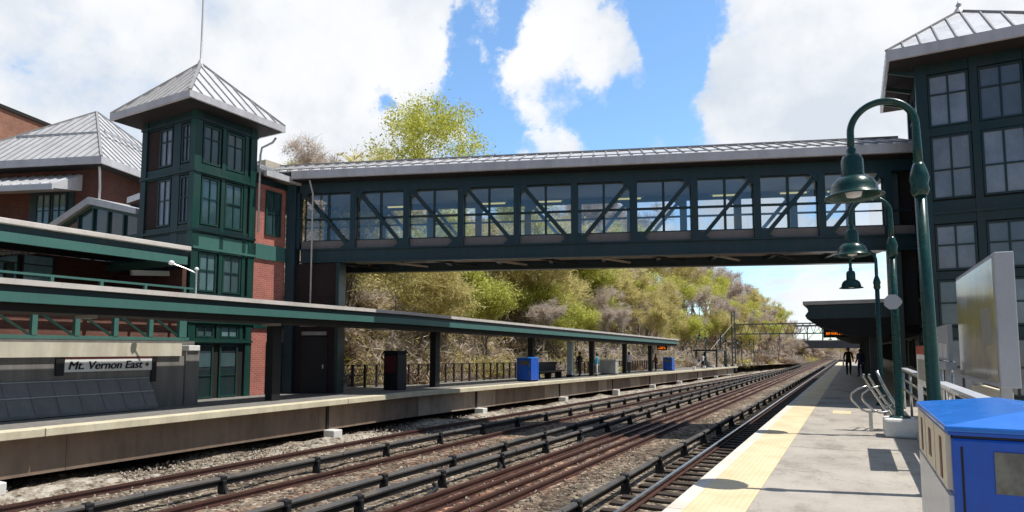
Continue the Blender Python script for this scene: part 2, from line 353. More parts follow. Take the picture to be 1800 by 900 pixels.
# window: a frame mesh with its pane as a child
def window(par, o, u, n, w, h, cols=2, rows=(1.0,), fw=0.06, fm=None, gm=None, depth=0.06, bar=0.035):
    o = Vector(o); u = Vector(u).normalized(); n = Vector(n).normalized(); z = Vector((0, 0, 1))
    f = MB(); fm = fm or tsteel; gm = gm or glassd
    def bar_(a, b, ww, t): f.beam(o + u * a[0] + z * a[1] + n * (depth / 2), o + u * b[0] + z * b[1] + n * (depth / 2), t, ww, up=(u if a[0] == b[0] else z))
    for (a, b) in (((0, fw / 2), (w, fw / 2)), ((0, h - fw / 2), (w, h - fw / 2))): bar_(a, b, fw, depth)
    for x in (fw / 2, w - fw / 2): bar_((x, fw), (x, h - fw), fw, depth)
    for i in range(1, cols): bar_((w * i / cols, fw), (w * i / cols, h - fw), bar, depth * 0.8)
    acc = 0
    for r in rows[:-1]:
        acc += r
        bar_((fw, h * acc), (w - fw, h * acc), bar, depth * 0.7)
    wo = f.build('window', fm, par)
    p = MB(); a = o + n * 0.012
    p.poly(a, a + u * w, a + u * w + z * h, a + z * h)
    po = p.build('pane', gm); po.parent = wo
    return wo

# ------------------------------------------------------------------ camera, sun, sky
cam = bpy.data.cameras.new('camera'); co = bpy.data.objects.new('camera', cam); COL.objects.link(co)
cam.sensor_width = 36; cam.lens = 22; cam.shift_y = 79 / 1800; cam.clip_end = 6000; cam.clip_start = 0.05
co.location = (0, 0, 1.68); co.rotation_euler = (R(90 + 4.42), 0, R(28.55)); scene.camera = co
SUN = Vector((0.45, 0.14, 1.0)).normalized()
sun = bpy.data.lights.new('sun', 'SUN'); sun.energy = 5.0; sun.angle = R(0.53); sun.color = (1.0, 0.955, 0.88)
so = bpy.data.objects.new('sun', sun); COL.objects.link(so); so.rotation_euler = (-SUN).to_track_quat('-Z', 'Y').to_euler(); so.location = (20, 5, 40)
def make_world():
    w = bpy.data.worlds.new('World'); scene.world = w; w.use_nodes = True
    nt = w.node_tree; nt.nodes.clear()
    out = N(nt, 'ShaderNodeOutputWorld')
    sky = N(nt, 'ShaderNodeTexSky'); sky.sky_type = 'NISHITA'; sky.sun_disc = False
    sky.sun_elevation = math.asin(SUN.z); sky.sun_rotation = math.atan2(SUN.x, SUN.y); sky.air_density = 1.0; sky.dust_density = 0.4; sky.ozone_density = 1.6
    bg1 = N(nt, 'ShaderNodeBackground'); bg1.inputs[1].default_value = 0.15
    tc = N(nt, 'ShaderNodeTexCoord'); D = tc.outputs['Generated']
    s = N(nt, 'ShaderNodeSeparateXYZ'); L(nt, D, s.inputs[0])
    den = mathn(nt, 'ADD', mathn(nt, 'MAXIMUM', s.outputs[2], 0.0), 0.16)
    c = N(nt, 'ShaderNodeCombineXYZ'); L(nt, mathn(nt, 'DIVIDE', s.outputs[0], den), c.inputs[0]); L(nt, mathn(nt, 'DIVIDE', s.outputs[1], den), c.inputs[1])
    P = c.outputs[0]
    n1 = noise_n(nt, D, 5.2, 12, 0.60); n2 = noise_n(nt, P, 3.2, 9, 0.62)
    cov = mathn(nt, 'ADD', mathn(nt, 'ADD', mathn(nt, 'MULTIPLY', n1, 1.35), mathn(nt, 'MULTIPLY', n2, 0.75)), -0.50)
    wv = N(nt, 'ShaderNodeTexNoise'); wv.inputs['Scale'].default_value = 6.5; wv.inputs['Detail'].default_value = 7; wv.inputs['Roughness'].default_value = 0.6; L(nt, D, wv.inputs['Vector'])
    wo = N(nt, 'ShaderNodeVectorMath', operation='SUBTRACT'); L(nt, wv.outputs['Color'], wo.inputs[0]); wo.inputs[1].default_value = (.5, .5, .5)
    ws = N(nt, 'ShaderNodeVectorMath', operation='SCALE'); L(nt, wo.outputs[0], ws.inputs[0]); ws.inputs['Scale'].default_value = 0.30
    wa = N(nt, 'ShaderNodeVectorMath', operation='ADD'); L(nt, D, wa.inputs[0]); L(nt, ws.outputs[0], wa.inputs[1]); DW = wa.outputs[0]
    def patch(vec, r, amp):
        nonlocal cov
        d = N(nt, 'ShaderNodeVectorMath', operation='DISTANCE'); L(nt, DW, d.inputs[0]); d.inputs[1].default_value = Vector(vec).normalized()
        mr = N(nt, 'ShaderNodeMapRange', interpolation_type='SMOOTHSTEP'); L(nt, d.outputs['Value'], mr.inputs[0])
        mr.inputs[1].default_value = 0; mr.inputs[2].default_value = r; mr.inputs[3].default_value = amp; mr.inputs[4].default_value = 0
        cov = mathn(nt, 'ADD', cov, mr.outputs[0])
    for vec, r, amp in SKY_PATCHES: patch(vec, r, amp)
    # added falloff: sky and clouds dimmed outside the view to cut ambient fill
    dt = N(nt, 'ShaderNodeVectorMath', operation='DOT_PRODUCT'); L(nt, D, dt.inputs[0]); dt.inputs[1].default_value = Vector((-0.42, 0.88, 0.30)).normalized()
    fr = N(nt, 'ShaderNodeMapRange', interpolation_type='SMOOTHSTEP'); L(nt, dt.outputs['Value'], fr.inputs[0])
    fr.inputs[1].default_value = 0.30; fr.inputs[2].default_value = 0.80; fr.inputs[3].default_value = 0.37; fr.inputs[4].default_value = 1.0
    FR = fr.outputs[0]
    skc = mixc(nt, 1.0, sky.outputs[0], (1.25, 1.52, 1.64), 'MULTIPLY')
    vm = N(nt, 'ShaderNodeVectorMath', operation='SCALE'); L(nt, skc, vm.inputs[0]); L(nt, FR, vm.inputs['Scale']); L(nt, vm.outputs[0], bg1.inputs[0])
    cr = ramp(nt, [(0.40, (0, 0, 0)), (0.50, (0.22,) * 3), (0.60, (0.80,) * 3), (0.74, (1, 1, 1))]); L(nt, cov, cr.inputs[0])
    n3 = noise_n(nt, D, 4.0, 9, 0.55)
    shade = mathn(nt, 'ADD', mathn(nt, 'MULTIPLY', n3, 0.8), mathn(nt, 'MULTIPLY', mathn(nt, 'SUBTRACT', 1.0, n1), 0.35))
    sh = ramp(nt, [(0.42, (1.0, 1.0, 1.0)), (0.54, (0.93, 0.95, 0.98)), (0.68, (0.70, 0.76, 0.84))]); L(nt, shade, sh.inputs[0])
    bg2 = N(nt, 'ShaderNodeBackground'); L(nt, sh.outputs[0], bg2.inputs[0]); L(nt, mathn(nt, 'MULTIPLY', FR, 1.03), bg2.inputs[1])
    mx = N(nt, 'ShaderNodeMixShader'); L(nt, cr.outputs[0], mx.inputs[0]); L(nt, bg1.outputs[0], mx.inputs[1]); L(nt, bg2.outputs[0], mx.inputs[2])
    L(nt, mx.outputs[0], out.inputs[0])
# cloud cover pushed up or down around fixed compass directions (x east, y along the tracks, z up)
SKY_PATCHES = [
    ((-0.530, 0.850, 0.52), 0.10, -0.42), ((-0.477, 0.879, 0.56), 0.09, -0.30), ((-0.215, 1.02, 0.56), 0.12, -0.45), ((-0.27, 0.99, 0.37), 0.15, -0.42), ((-0.40, 0.92, 0.36), 0.13, -0.40), ((-0.50, 0.868, 0.40), 0.11, -0.45), ((-0.235, 1.010, 0.47), 0.07, -0.40),
    ((-0.36, 0.944, 0.57), 0.09, -0.30), ((-0.357, 0.944, 0.476), 0.12, 0.16), ((-0.43, 0.90, 0.455), 0.12, 0.30), ((-0.29, 0.98, 0.49), 0.10, 0.26), ((-0.43, 0.905, 0.325), 0.10, 0.50), ((-0.30, 0.97, 0.345), 0.08, 0.46), ((-0.33, 0.955, 0.40), 0.05, 0.3), ((-0.60, 0.81, 0.50), 0.07, 0.2), ((-0.645, 0.788, 0.40), 0.06, -0.50), ((-0.60, 0.81, 0.375), 0.05, -0.30),
    ((-0.80, 0.65, 0.45), 0.42, 0.22), ((-0.63, 0.79, 0.55), 0.16, 0.25), ((-0.60, 0.80, 0.46), 0.08, 0.2), ((-1.0, 0.35, 0.4), 0.60, 0.22), ((-0.06, 1.1, 0.42), 0.22, 0.45), ((0.10, 1.1, 0.5), 0.35, 0.30), ((-0.1, 1.08, 0.12), 0.20, 0.06), ((-0.12, 1.07, 0.10), 0.06, -0.16),
    ((0, -0.6, 0.8), 1.0, -0.30), ((0.6, -0.5, 0.5), 0.8, -0.2), ((-0.5, -0.8, 0.3), 0.8, -0.2)]
make_world()

# ------------------------------------------------------------------ ground, ballast, hill
gm = MB(); gm.poly((-900, -300, -2.6), (900, -300, -2.6), (900, 1500, -2.6), (-900, 1500, -2.6))
tag(gm.build('ground', hillm), kind='structure')
def axis_pts(a, b, s0, growth, smax):
    p = [a]; s = s0
    while p[-1] < b: p.append(p[-1] + s); s = min(s * growth, smax)
    p[-1] = b; return p
ys = axis_pts(2.0, 260, 0.16, 1.014, 4.0); xs = [-17.5 + 0.2 * i for i in range(int(16.2 / 0.2) + 1)]
bal = MB(); vs = []; fs = []
for j, y in enumerate(ys):
    for i, x in enumerate(xs):
        z = -1.43 + 0.062 * sstep((-4.6 - x) / 0.8) + 0.02 * noise.noise(Vector((x * 1.1, y * 0.9, 0))) + 0.03 * noise.noise(Vector((x * 3, y * 3, 3)))
        if -14.9 > x or x < -14.15:
            t = sstep((-14.1 - x) / 0.9)
            z += t * (0.08 + 0.20 * noise.noise(Vector((x * 0.9, y * 0.45, 9))) + 0.10 * noise.noise(Vector((x * 2.5, y * 2.1, 5))))
        vs.append((x, y, z + gb(x, y)))
nx = len(xs)
for j in range(len(ys) - 1):
    for i in range(nx - 1): a = j * nx + i; fs.append((a, a + 1, a + nx + 1, a + nx))
bal.add(vs, fs); tag(bal.build('ballast', ballastm, smooth=True, fix=False), kind='structure')
rnd = random.Random(77); vs = []; fs = []
while len(vs) < 6 * 9000:
    y = 4 + 26 * rnd.random() ** 2.0; x = rnd.uniform(-16, -4.7)
    if rnd.random() < .2: x = rnd.uniform(-15.4, -14.1)
    z = -1.43 + 0.062 * sstep((-4.6 - x) / 0.8) + gb(x, y) + (0.10 * sstep((-14.1 - x) / 0.9)); r = rnd.uniform(.018, .045)
    M = Matrix.Rotation(rnd.uniform(0, 6.3), 3, 'Z') @ Matrix.Rotation(rnd.uniform(0, 3), 3, 'X'); o = len(vs)
    for d in ((1, 0, 0), (-1, 0, 0), (0, 1, 0), (0, -1, 0), (0, 0, 1), (0, 0, -1)): vs.append(Vector((x, y, z + r * .3)) + M @ (Vector(d) * r * rnd.uniform(.6, 1.2)))
    for a in (0, 1):
        for b in (2, 3):
            for c in (4, 5): fs.append((o + a, o + b, o + c))
def stone_mat():
    m, nt, out = new_mat('loose stone'); b = N(nt, 'ShaderNodeBsdfPrincipled'); b.inputs['Roughness'].default_value = .95
    g_ = N(nt, 'ShaderNodeNewGeometry'); r = ramp(nt, [(0, (.09, .07, .055)), (.5, (.27, .22, .175)), (.85, (.40, .34, .28)), (1, (.62, .57, .5))]); L(nt, g_.outputs['Random Per Island'], r.inputs[0]); L(nt, r.outputs[0], b.inputs['Base Color']); L(nt, b.outputs[0], out.inputs[0]); return m
m = MB(); m.add(vs, fs); tag(m.build('gravel', stone_mat()), kind='stuff')
def foot(y): return -19.6 + max(0, y - 92) * 0.085
def hz(x, y):
    d = foot(y) - x
    return g(y) - 0.15 + 10.5 * sstep(d / 16) * (1 - 0.25 * sstep((y - 150) / 120)) + (0.5 * noise.noise(Vector((x * 0.25, y * 0.25, 1))) + 0.18 * noise.noise(Vector((x, y, 1)))) * sstep(d / 4)
hl = MB(); vs = []; fs = []
hy = axis_pts(17, 420, 0.8, 1.01, 8); hd = axis_pts(-0.5, 90, 0.5, 1.05, 5)
for y in hy:
    for d in hd: x = foot(y) - d; vs.append((x, y, hz(x, y)))
nx = len(hd)
for j in range(len(hy) - 1):
    for i in range(nx - 1): a = j * nx + i; fs.append((a, a + nx, a + nx + 1, a + 1))
hl.add(vs, fs); tag(hl.build('hill', hillm, smooth=True), kind='structure')

# ------------------------------------------------------------------ tracks
YC = [2 + 6 * i for i in range(36)]
def track(xc, label, shiny, extra=()):
    t = thing('railway_track', label, 'railway track', (xc, 2, -1.45), group='parallel railway tracks')
    for i, x in enumerate((xc - 0.72, xc + 0.72) + tuple(extra)):
        r = MB(); ex = i > 1
        z0 = -0.02 if ex else 0.0
        for (w, a, b) in ((0.14, -1.375, -1.345), (0.02, -1.345, -1.27), (0.072, -1.27, -1.222)):
            r.cur = 1 if (shiny and b > -1.25) else 0
            r.box(x - w / 2, x + w / 2, 2, 240, a + z0, b + z0, YC)
        r.bend(gb).build('rail', [railm, railtop], t)
    rnd = random.Random(int(xc * 10)); st = MB(); y = 3.0; k = 0; first = None
    def one(m, y0, zz):
        m.box(xc - 1.28, xc + 1.28, y0 - 0.115, y0 + 0.115, -1.52 + zz, -1.378 + zz)
    while y < 200:
        if k < 100:
            if first is None:
                m = MB(); m.box(-1.28, 1.28, -0.115, 0.115, -0.07, 0.07); first = m.build('sleeper', sleeperm, t, bevel=0.01); o = first
            else:
                o = first.copy(); COL.objects.link(o); o.parent = t
            o.location = Vector((xc + rnd.uniform(-.03, .03), y, -1.448 + gb(xc, y))) - Vector(t.location); o.rotation_euler = (0, 0, rnd.uniform(-.012, .012))
        else: one(st, y, gb(xc, y))
        y += 0.62; k += 1
    tag(st.build('sleepers', sleeperm, t), kind='stuff')
    return t
track(-3.13, 'track beside the near platform with a bright polished rail', True)
track(-6.83, 'second track from the near platform with two loose rails lying inside it', False, (-7.12, -6.6))
track(-10.38, 'third track from the near platform, between two third rails', False)
track(-13.3, 'track farthest from the camera, running below the opposite platform', False)
def third_rail(x, label, y0):
    t = thing('third_rail', label, 'third rail', (x, 2, -1.45), group='covered third rails')
    c = MB(); prof = [(-0.055, -1.085), (-0.064, -1.05), (-0.038, -1.01), (0.038, -1.01), (0.064, -1.05), (0.055, -1.085)]
    rnd = random.Random(int(x * 7)); y = 2.0
    while y < 200:
        ln = 2.62 if y < 120 else 10
        dz = rnd.uniform(-.008, .008); dx = rnd.uniform(-.01, .01)
        c.prism([(x + dx + a, b + dz) for a, b in prof], 'y', y, y + ln - 0.01); y += ln
    c.bend(gb).build('cover_board', coverm, t)
    r = MB(); r.box(x - 0.025, x + 0.025, 2, 200, -1.19, -1.085, YC); r.bend(gb).build('power_rail', black, t)
    m = MB(); m.box(-0.082, 0.095, -0.075, 0.075, 0.36, 0.478); m.box(0.03, 0.12, -0.045, 0.045, -0.05, 0.40); m.beam((0.10, 0, 0.30), (0.18, 0, 0.02), 0.05, 0.04)
    m.box(-0.06, 0.06, -0.06, 0.06, -0.06, 0.3)
    first = m.build('bracket', black, t, bevel=0.02); n = 0; y = y0
    while n < 42:
        o = first if n == 0 else first.copy()
        if n: COL.objects.link(o); o.parent = t
        o.location = Vector((x, y, -1.47 + gb(x, y))) - Vector(t.location); y += 2.65; n += 1
third_rail(-4.44, 'third rail cover beside the near track, closest to the near platform', 7.9)
third_rail(-8.13, 'nearer of the two third rails that run side by side', 9.0)
third_rail(-9.0, 'farther of the two third rails that run side by side', 8.08)
third_rail(-11.85, 'third rail cover running just in front of the farthest track', 6.27)
def cable(pts, r, label):
    m = MB(); P = []
    for i in range(len(pts) - 1):
        a, b = Vector(pts[i]), Vector(pts[i + 1])
        for k in range(6): P.append(a.lerp(b, k / 6))
    P.append(Vector(pts[-1]))
    for _ in range(3): P = [P[0]] + [(P[i - 1] + P[i] * 2 + P[i + 1]) / 4 for i in range(1, len(P) - 1)] + [P[-1]]
    m.tube(P, r, 8); tag(m.build('cable', black, smooth=True), label, 'cable', 'black cables on the ballast')
cable([(-8.0, 11.2, -1.2), (-7.75, 11.0, -1.22), (-7.7, 10.2, -1.36), (-7.9, 9.3, -1.38), (-8.0, 8.4, -1.4), (-7.8, 7.6, -1.42)], 0.045, 'thick black cable looping to the ballast by the left end of the paired third rails')
cable([(-8.0, 14.0, -1.2), (-7.8, 13.8, -1.24), (-7.65, 13.0, -1.37), (-7.75, 12.2, -1.39), (-7.9, 11.6, -1.41)], 0.04, 'short black cable on the ballast past the longer cable loop')
cable([(-8.0, 19.5, -1.2), (-7.8, 19.2, -1.24), (-7.65, 18.0, -1.36), (-7.8, 16.9, -1.4)], 0.045, 'black cable lying farthest along beside the paired third rails')

# ------------------------------------------------------------------ near platform
np_ = thing('station_platform', 'near concrete platform with yellow strip and lamps on it', 'platform', (2, 0, 0))
m = MB(); m.box(-1.04, 7, -3, 12.0, -0.35, 0.0); m.box(-1.04, 7, 12.012, 26.0, -0.35, 0.001); m.box(-1.04, 7, 26.01, 95, -0.35, 0.0); m.build('deck', slab, np_)
m = MB(); m.box(-1.64, -1.044, -3, 95, -0.35, 0.004); m.build('tactile_strip', tactile, np_)
m = MB()
for i in range(10): m.box(-1.82, -1.644, -3 + 9.8 * i, 6.79 + 9.8 * i, -0.3, 0.0)
m.build('edge', edgeconc, np_, bevel=0.012)
m = MB(); m.box(-1.55, 7, -3, 95, -2.0, -0.352); m.build('wall', beamconc, np_)
m = MB(); m.box(-0.55, -0.12, 18.6, 19.5, 0.002, 0.006); m.build('painted_patch', tactile, np_)
m = MB(); m.box(0.98, 1.1, 4.2, 21, 0.0, 0.13); m.build('kerb', conc, np_, bevel=0.015)

# lamps
def arc(cx, cz, r, a0, a1, n): return [(cx + r * math.cos(R(a0 + (a1 - a0) * i / n)), 0, cz + r * math.sin(R(a0 + (a1 - a0) * i / n))) for i in range(n + 1)]
def make_lamp():
    t = thing('street_lamp', 'tall green gooseneck lamp nearest the camera, behind the blue bin', 'street lamp', (0.815, 8.75, 0), local=True, group='green gooseneck platform lamps')
    m = MB(); m.lathe([(0.0, 0.0), (0.17, 0.0), (0.17, 0.05), (0.13, 0.10), (0.12, 0.30), (0.074, 0.40), (0.068, 2.0), (0.062, 3.56), (0.0, 3.57)], n=24); m.build('pole', lampgreen, t, smooth=True)
    m = MB(); m.lathe([(0.0, 3.5), (0.074, 3.5), (0.098, 3.57), (0.086, 3.63), (0.105, 3.71), (0.088, 3.79), (0.066, 3.86), (0.052, 3.90), (0.0, 3.91)], n=24); m.build('collar', lampgreen, t, smooth=True)
    r = 0.345; zc = 4.38
    m = MB(); m.tube([(0, 0, 3.88), (0, 0, 4.1)] + arc(-r, zc, r, 0, 180, 24) + [(-2 * r, 0, 4.3), (-2 * r, 0, 4.18)], [0.048] * 2 + [0.042] * 27, 12); m.build('arm', lampgreen, t, smooth=True)
    x = -2 * r; zo = 0.36
    def lz(pr): return [(a_, b_ + zo) for a_, b_ in pr]
    m = MB(); m.lathe(lz([(0.0, 3.86), (0.04, 3.86), (0.06, 3.80), (0.05, 3.76), (0.10, 3.74), (0.125, 3.68), (0.128, 3.50), (0.13, 3.46)]), (x, 0, 0), 24); m.build('socket', lampgreen, t, smooth=True)
    m = MB(); m.lathe(lz([(0.128, 3.47), (0.18, 3.455), (0.235, 3.40), (0.265, 3.33), (0.272, 3.265), (0.29, 3.25), (0.335, 3.225), (0.335, 3.21), (0.275, 3.235), (0.255, 3.30), (0.20, 3.40), (0.10, 3.44), (0.0, 3.45)]), (x, 0, 0), 36); m.build('lamp_shade', lampgreen, t, smooth=True)
    m = MB(); m.lathe(lz([(0.0, 3.20), (0.08, 3.22), (0.10, 3.29), (0.08, 3.36), (0.0, 3.37)]), (x, 0, 0), 16); m.build('bulb', white, t, smooth=True)
    return t
lamp = make_lamp(); lamp.rotation_euler = (0, R(-0.8), 0)          # it leans a little
dup(lamp, (0.74, 14.36, 0.0), 0, 'green gooseneck lamp standing in the white concrete planter')
dup(lamp, (0.70, 22.0, 0), 0, 'smallest of the three green gooseneck lamps over the near platform')
for i in range(4):
    y = 78 + 14 * i
    dup(lamp, (-15.75, y, g(y)), 0, 'distant lamp on a pale footing along the opposite platform edge', 'far lamps along the opposite platform')
pl = thing('planter', 'white square concrete base under the second lamp', 'planter', (0.8, 14.36, 0))
m = MB(); m.box(0.46, 1.04, 14.02, 14.70, 0.0, 0.36); m.build('tub', whiteconc, pl, bevel=0.05)
m = MB(); m.lathe([(0.0, 0.40), (0.16, 0.40), (0.19, 0.36), (0.2, 0.355)], (0.74, 14.36, 0), 20); m.build('collar', lampgreen, pl, smooth=True)
for i in range(12):
    y = 70 + 5.4 * i
    m = MB(); z = g(y); m.box(-15.55, -15.25, y - 0.2, y + 0.2, z, z + 0.34); o = m.build('bollard', whiteconc, bevel=0.03)
    tag(o, 'small pale concrete block on the far end of the opposite platform edge', 'bollard', 'pale blocks along the opposite platform edge')
# octagon disc on second lamp pole
oc = thing('round_sign', 'grey octagonal sign seen from behind on the second lamp pole', 'sign', (0.72, 14.2, 2.62))
m = MB(); m.prism([(0.70 + 0.155 * math.cos(R(22.5 + 45 * k)), 2.60 + 0.155 * math.sin(R(22.5 + 45 * k))) for k in range(8)], 'y', 14.20, 14.22); m.build('plate', signgrey, oc)
m = MB(); m.box(0.66, 0.86, 14.222, 14.27, 2.57, 2.63); m.build('bracket', stainless, oc)

# recycling bin
def make_bin():
    t = thing('recycling_bin', 'large blue recycling bin with three slots, nearest the camera', 'recycling bin', (0.48, 4.62, 0), local=True, group='blue recycling bins')
    W, LN, H = 0.98, 1.98, 1.22
    m = MB(); m.box(0.02, W, 0, LN, 0.06, H - 0.07); m.build('body', blue, t, bevel=0.018)
    m = MB(); m.box(0.03, W - 0.01, 0.01, LN - 0.01, H - 0.07, H - 0.055); m.build('seam', black, t)
    m = MB(); m.box(0.0, W + 0.01, -0.008, LN + 0.01, H - 0.055, H - 0.036); m.build('rim', blue, t)
    for x in (0.06, W - 0.10): m = MB(); m.box(x, x + 0.012, -0.003, 0.0, 0.12, H - 0.12); m.build('door_seam', black, t)
    m = MB(); m.tube([(W - 0.11, -0.012, 0.35), (W - 0.11, -0.012, 0.55)], 0.012, 8); m.tube([(W - 0.11, -0.012, 0.75), (W - 0.11, -0.012, 0.95)], 0.012, 8); m.build('hinge', stainless, t, smooth=True)
    m = MB(); m.box(0.05, W - 0.04, 0.05, LN - 0.05, 0, 0.06); m.build('base', black, t)
    m = MB(); e = 0.015; a = (-e, -e, H); b = (W + e, -e, H); c = (W + e, LN + e, H); d = (-e, LN + e, H); p = (W / 2, 0.42, H + 0.085); q = (W / 2, LN - 0.42, H + 0.085)
    a2, b2, c2, d2 = [(x, y, z - 0.035) for x, y, z in (a, b, c, d)]
    m.add([a, b, c, d, p, q, a2, b2, c2, d2], [(0, 1, 4), (1, 2, 5, 4), (2, 3, 5), (3, 0, 4, 5), (6, 7, 1, 0), (7, 8, 2, 1), (8, 9, 3, 2), (9, 6, 0, 3), (9, 8, 7, 6)]); m.build('lid', bluelid, t, bevel=0.01)
    m = MB(); m.box(-0.006, 0.02, 0.03, LN - 0.03, 0.10, 0.80); m.build('side_panel', paint('pale side panel', (0.62, 0.63, 0.64), 0.35, var=0.12, scale=2, dirt=(0.4, 0.4, 0.4), dirtamt=0.5), t)
    for k in range(3):
        y0 = 0.06 + k * 0.63
        m = MB(); m.box(-0.008, 0.02, y0, y0 + 0.58, 0.83, 1.17); f = m.build('slot_panel', creamp, t)
        m = MB()
        if k == 1: m.box(-0.012, 0.0, y0 + 0.22, y0 + 0.36, 0.90, 1.10)
        else: m.box(-0.012, 0.0, y0 + 0.20, y0 + 0.30, 0.86, 1.12)
        m.build('slot', maroon).parent = f
    m = MB(); m.box(0.22, W - 0.16, -0.008, 0.004, 0.84, 1.08); m.build('metal_plate', paint('dull plate', (0.17, 0.18, 0.18), 0.3, metal=0.8, var=0.6, scale=2.5), t)
    return t
bin_ = make_bin()
dup(bin_, (-16.9, 31.6, g(31.6)), 0, 'larger blue bin on the opposite platform beside the canopy post', sc=(0.95, 0.5, 1.08))
dup(bin_, (-17.0, 63.2, g(63.2)), 0, 'smaller blue bin at the far end of the opposite canopy', sc=(0.95, 0.5, 1.08))

# big poster case
ps = thing('poster_case', 'tall glazed poster case with grey end, behind the blue bin', 'notice board', (2.2, 14.8, 0))
m = MB(); m.box(2.06, 2.32, 12.62, 16.9, 1.06, 3.26); m.build('cabinet', signgrey, ps, bevel=0.015)
def poster_mat():  # sky, trees and ground mirrored in the glass are painted into the colour
    mt, nt, out = new_mat('painted poster reflection')
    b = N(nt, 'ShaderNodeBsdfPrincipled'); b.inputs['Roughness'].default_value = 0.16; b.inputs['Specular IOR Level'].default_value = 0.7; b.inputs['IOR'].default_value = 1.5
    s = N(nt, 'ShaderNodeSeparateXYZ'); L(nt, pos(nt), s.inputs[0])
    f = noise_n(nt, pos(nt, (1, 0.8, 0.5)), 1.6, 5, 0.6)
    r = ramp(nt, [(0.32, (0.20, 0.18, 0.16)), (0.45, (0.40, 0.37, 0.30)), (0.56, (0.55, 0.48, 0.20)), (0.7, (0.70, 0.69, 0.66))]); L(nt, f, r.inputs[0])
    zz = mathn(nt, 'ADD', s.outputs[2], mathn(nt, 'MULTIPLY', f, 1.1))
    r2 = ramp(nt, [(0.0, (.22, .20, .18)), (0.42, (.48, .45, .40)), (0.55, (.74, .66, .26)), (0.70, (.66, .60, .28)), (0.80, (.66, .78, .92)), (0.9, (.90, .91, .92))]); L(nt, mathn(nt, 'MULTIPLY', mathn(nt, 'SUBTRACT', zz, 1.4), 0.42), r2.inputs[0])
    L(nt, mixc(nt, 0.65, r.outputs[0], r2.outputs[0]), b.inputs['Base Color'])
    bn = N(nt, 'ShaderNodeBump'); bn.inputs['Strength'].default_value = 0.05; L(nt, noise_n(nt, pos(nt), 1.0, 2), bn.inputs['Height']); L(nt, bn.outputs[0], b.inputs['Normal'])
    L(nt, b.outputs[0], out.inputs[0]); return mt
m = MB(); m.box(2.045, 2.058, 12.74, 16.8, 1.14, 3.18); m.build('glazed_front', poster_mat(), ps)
m = MB(); m.box(2.038, 2.044, 13.1, 14.0, 1.75, 2.4); m.build('timetable', paint('faded sheet', (0.36, 0.35, 0.32), 0.4), ps)
for y in (13.2, 16.0): m = MB(); m.box(2.15, 2.30, y, y + 0.15, 0.0, 1.062); m.build('post', signgrey, ps)
m = MB(); m.box(2.12, 2.34, 13.36, 15.98, 0.30, 0.95); m.build('lower_panel', creamp, ps)
# notice boards
nb = thing('notice_board', 'narrow white notice panel with red top on a post by the second lamp', 'notice board', (0.95, 11.5, 0))
m = MB(); m.box(0.93, 0.98, 10.4, 12.6, 1.10, 1.72); m.build('panel', signwhite, nb, bevel=0.008)
m = MB(); m.box(0.925, 0.985, 10.39, 12.61, 1.60, 1.735); m.build('header', redm, nb)
m = MB(); m.box(0.922, 0.929, 10.6, 12.3, 1.2, 1.52); m.build('notice', dimw, nb)
for y in (10.46, 12.45): m = MB(); m.box(0.92, 0.99, y, y + 0.08, 0, 1.10); m.build('post', signwhite, nb)
n2 = thing('information_board', 'grey framed board with pale paper sheets, left of the poster case', 'notice board', (1.9, 17.9, 0))
m = MB(); m.box(1.86, 1.95, 16.95, 19.0, 1.42, 2.24); m.build('frame', signgrey, n2)
for k in range(2): m = MB(); m.box(1.851, 1.858, 17.15 + 0.85 * k, 17.85 + 0.85 * k, 1.48, 1.80 + 0.03 * k); m.build('paper_sheet', white, n2)
m = MB(); m.box(1.8, 2.0, 16.93, 19.1, 1.22, 1.40); m.build('shelf', signgrey, n2)
for y in (17.0, 18.8): m = MB(); m.tube([(1.9, y, 0), (1.9, y, 1.42)], 0.04, 10); m.build('leg', stainless, n2, smooth=True)
# guard rail
gr = thing('guard_rail', 'steel tube guard rail running behind the lamp poles', 'railing', (1.25, 13, 0))
for z in (1.08, 0.82, 0.56): m = MB(); m.tube([(1.22, 4, z), (1.22, 21.5, z)], 0.03, 8); m.build('rail', stainless, gr, smooth=True)
for k in range(8): m = MB(); m.tube([(1.22, 4.2 + 2.4 * k, 0), (1.22, 4.2 + 2.4 * k, 1.06)], 0.03, 8); m.build('post', stainless, gr, smooth=True)
m = MB(); m.box(1.14, 1.30, 4, 21.5, 1.12, 1.16); m.build('top_board', signgrey, gr)
# stainless bench frame
sb = thing('steel_seat_rack', 'stainless tube rack with two hoops leaning beside the planter', 'rack', (0.3, 15.5, 0))
for dx in (0.0, 0.10):
    m = MB(); y = 15.1 + dx; m.tube([(0.18 + dx, y, 1.16), (0.15 + dx, y, 1.12), (0.30 + dx, y, 0.85), (0.66 + dx, y, 0.22), (0.72 + dx, y, 0.10)], 0.026, 8); m.build('side_tube', stainless, sb, smooth=True)
m = MB(); m.tube([(0.42, 15.7, 1.22), (0.48, 15.7, 1.05), (0.56, 15.6, 0.85), (0.78, 15.5, 0.42), (0.84, 15.5, 0.1)], 0.03, 8); m.build('side_tube', stainless, sb, smooth=True)
for k, dx in enumerate((0.0, 0.20)):
    m = MB(); P = [(0.22 + dx, 15.0, 0.92), (0.05 + dx, 15.0, 0.86), (-0.07 + dx, 15.0, 0.76), (-0.09 + dx, 15.0, 0.70), (-0.05 + dx, 15.0, 0.60), (0.12 + dx, 15.0, 0.42), (0.24 + dx, 15.0, 0.38), (0.40 + dx, 15.0, 0.42)]
    m.tube(P, 0.022, 8); m.build('hoop', stainless, sb, smooth=True)
for x, y in ((0.26, 15.0), (0.70, 15.5)): m = MB(); m.box(x - 0.035, x + 0.035, y - 0.02, y + 0.02, 0, 0.42); m.build('leg', stainless, sb)
m = MB()
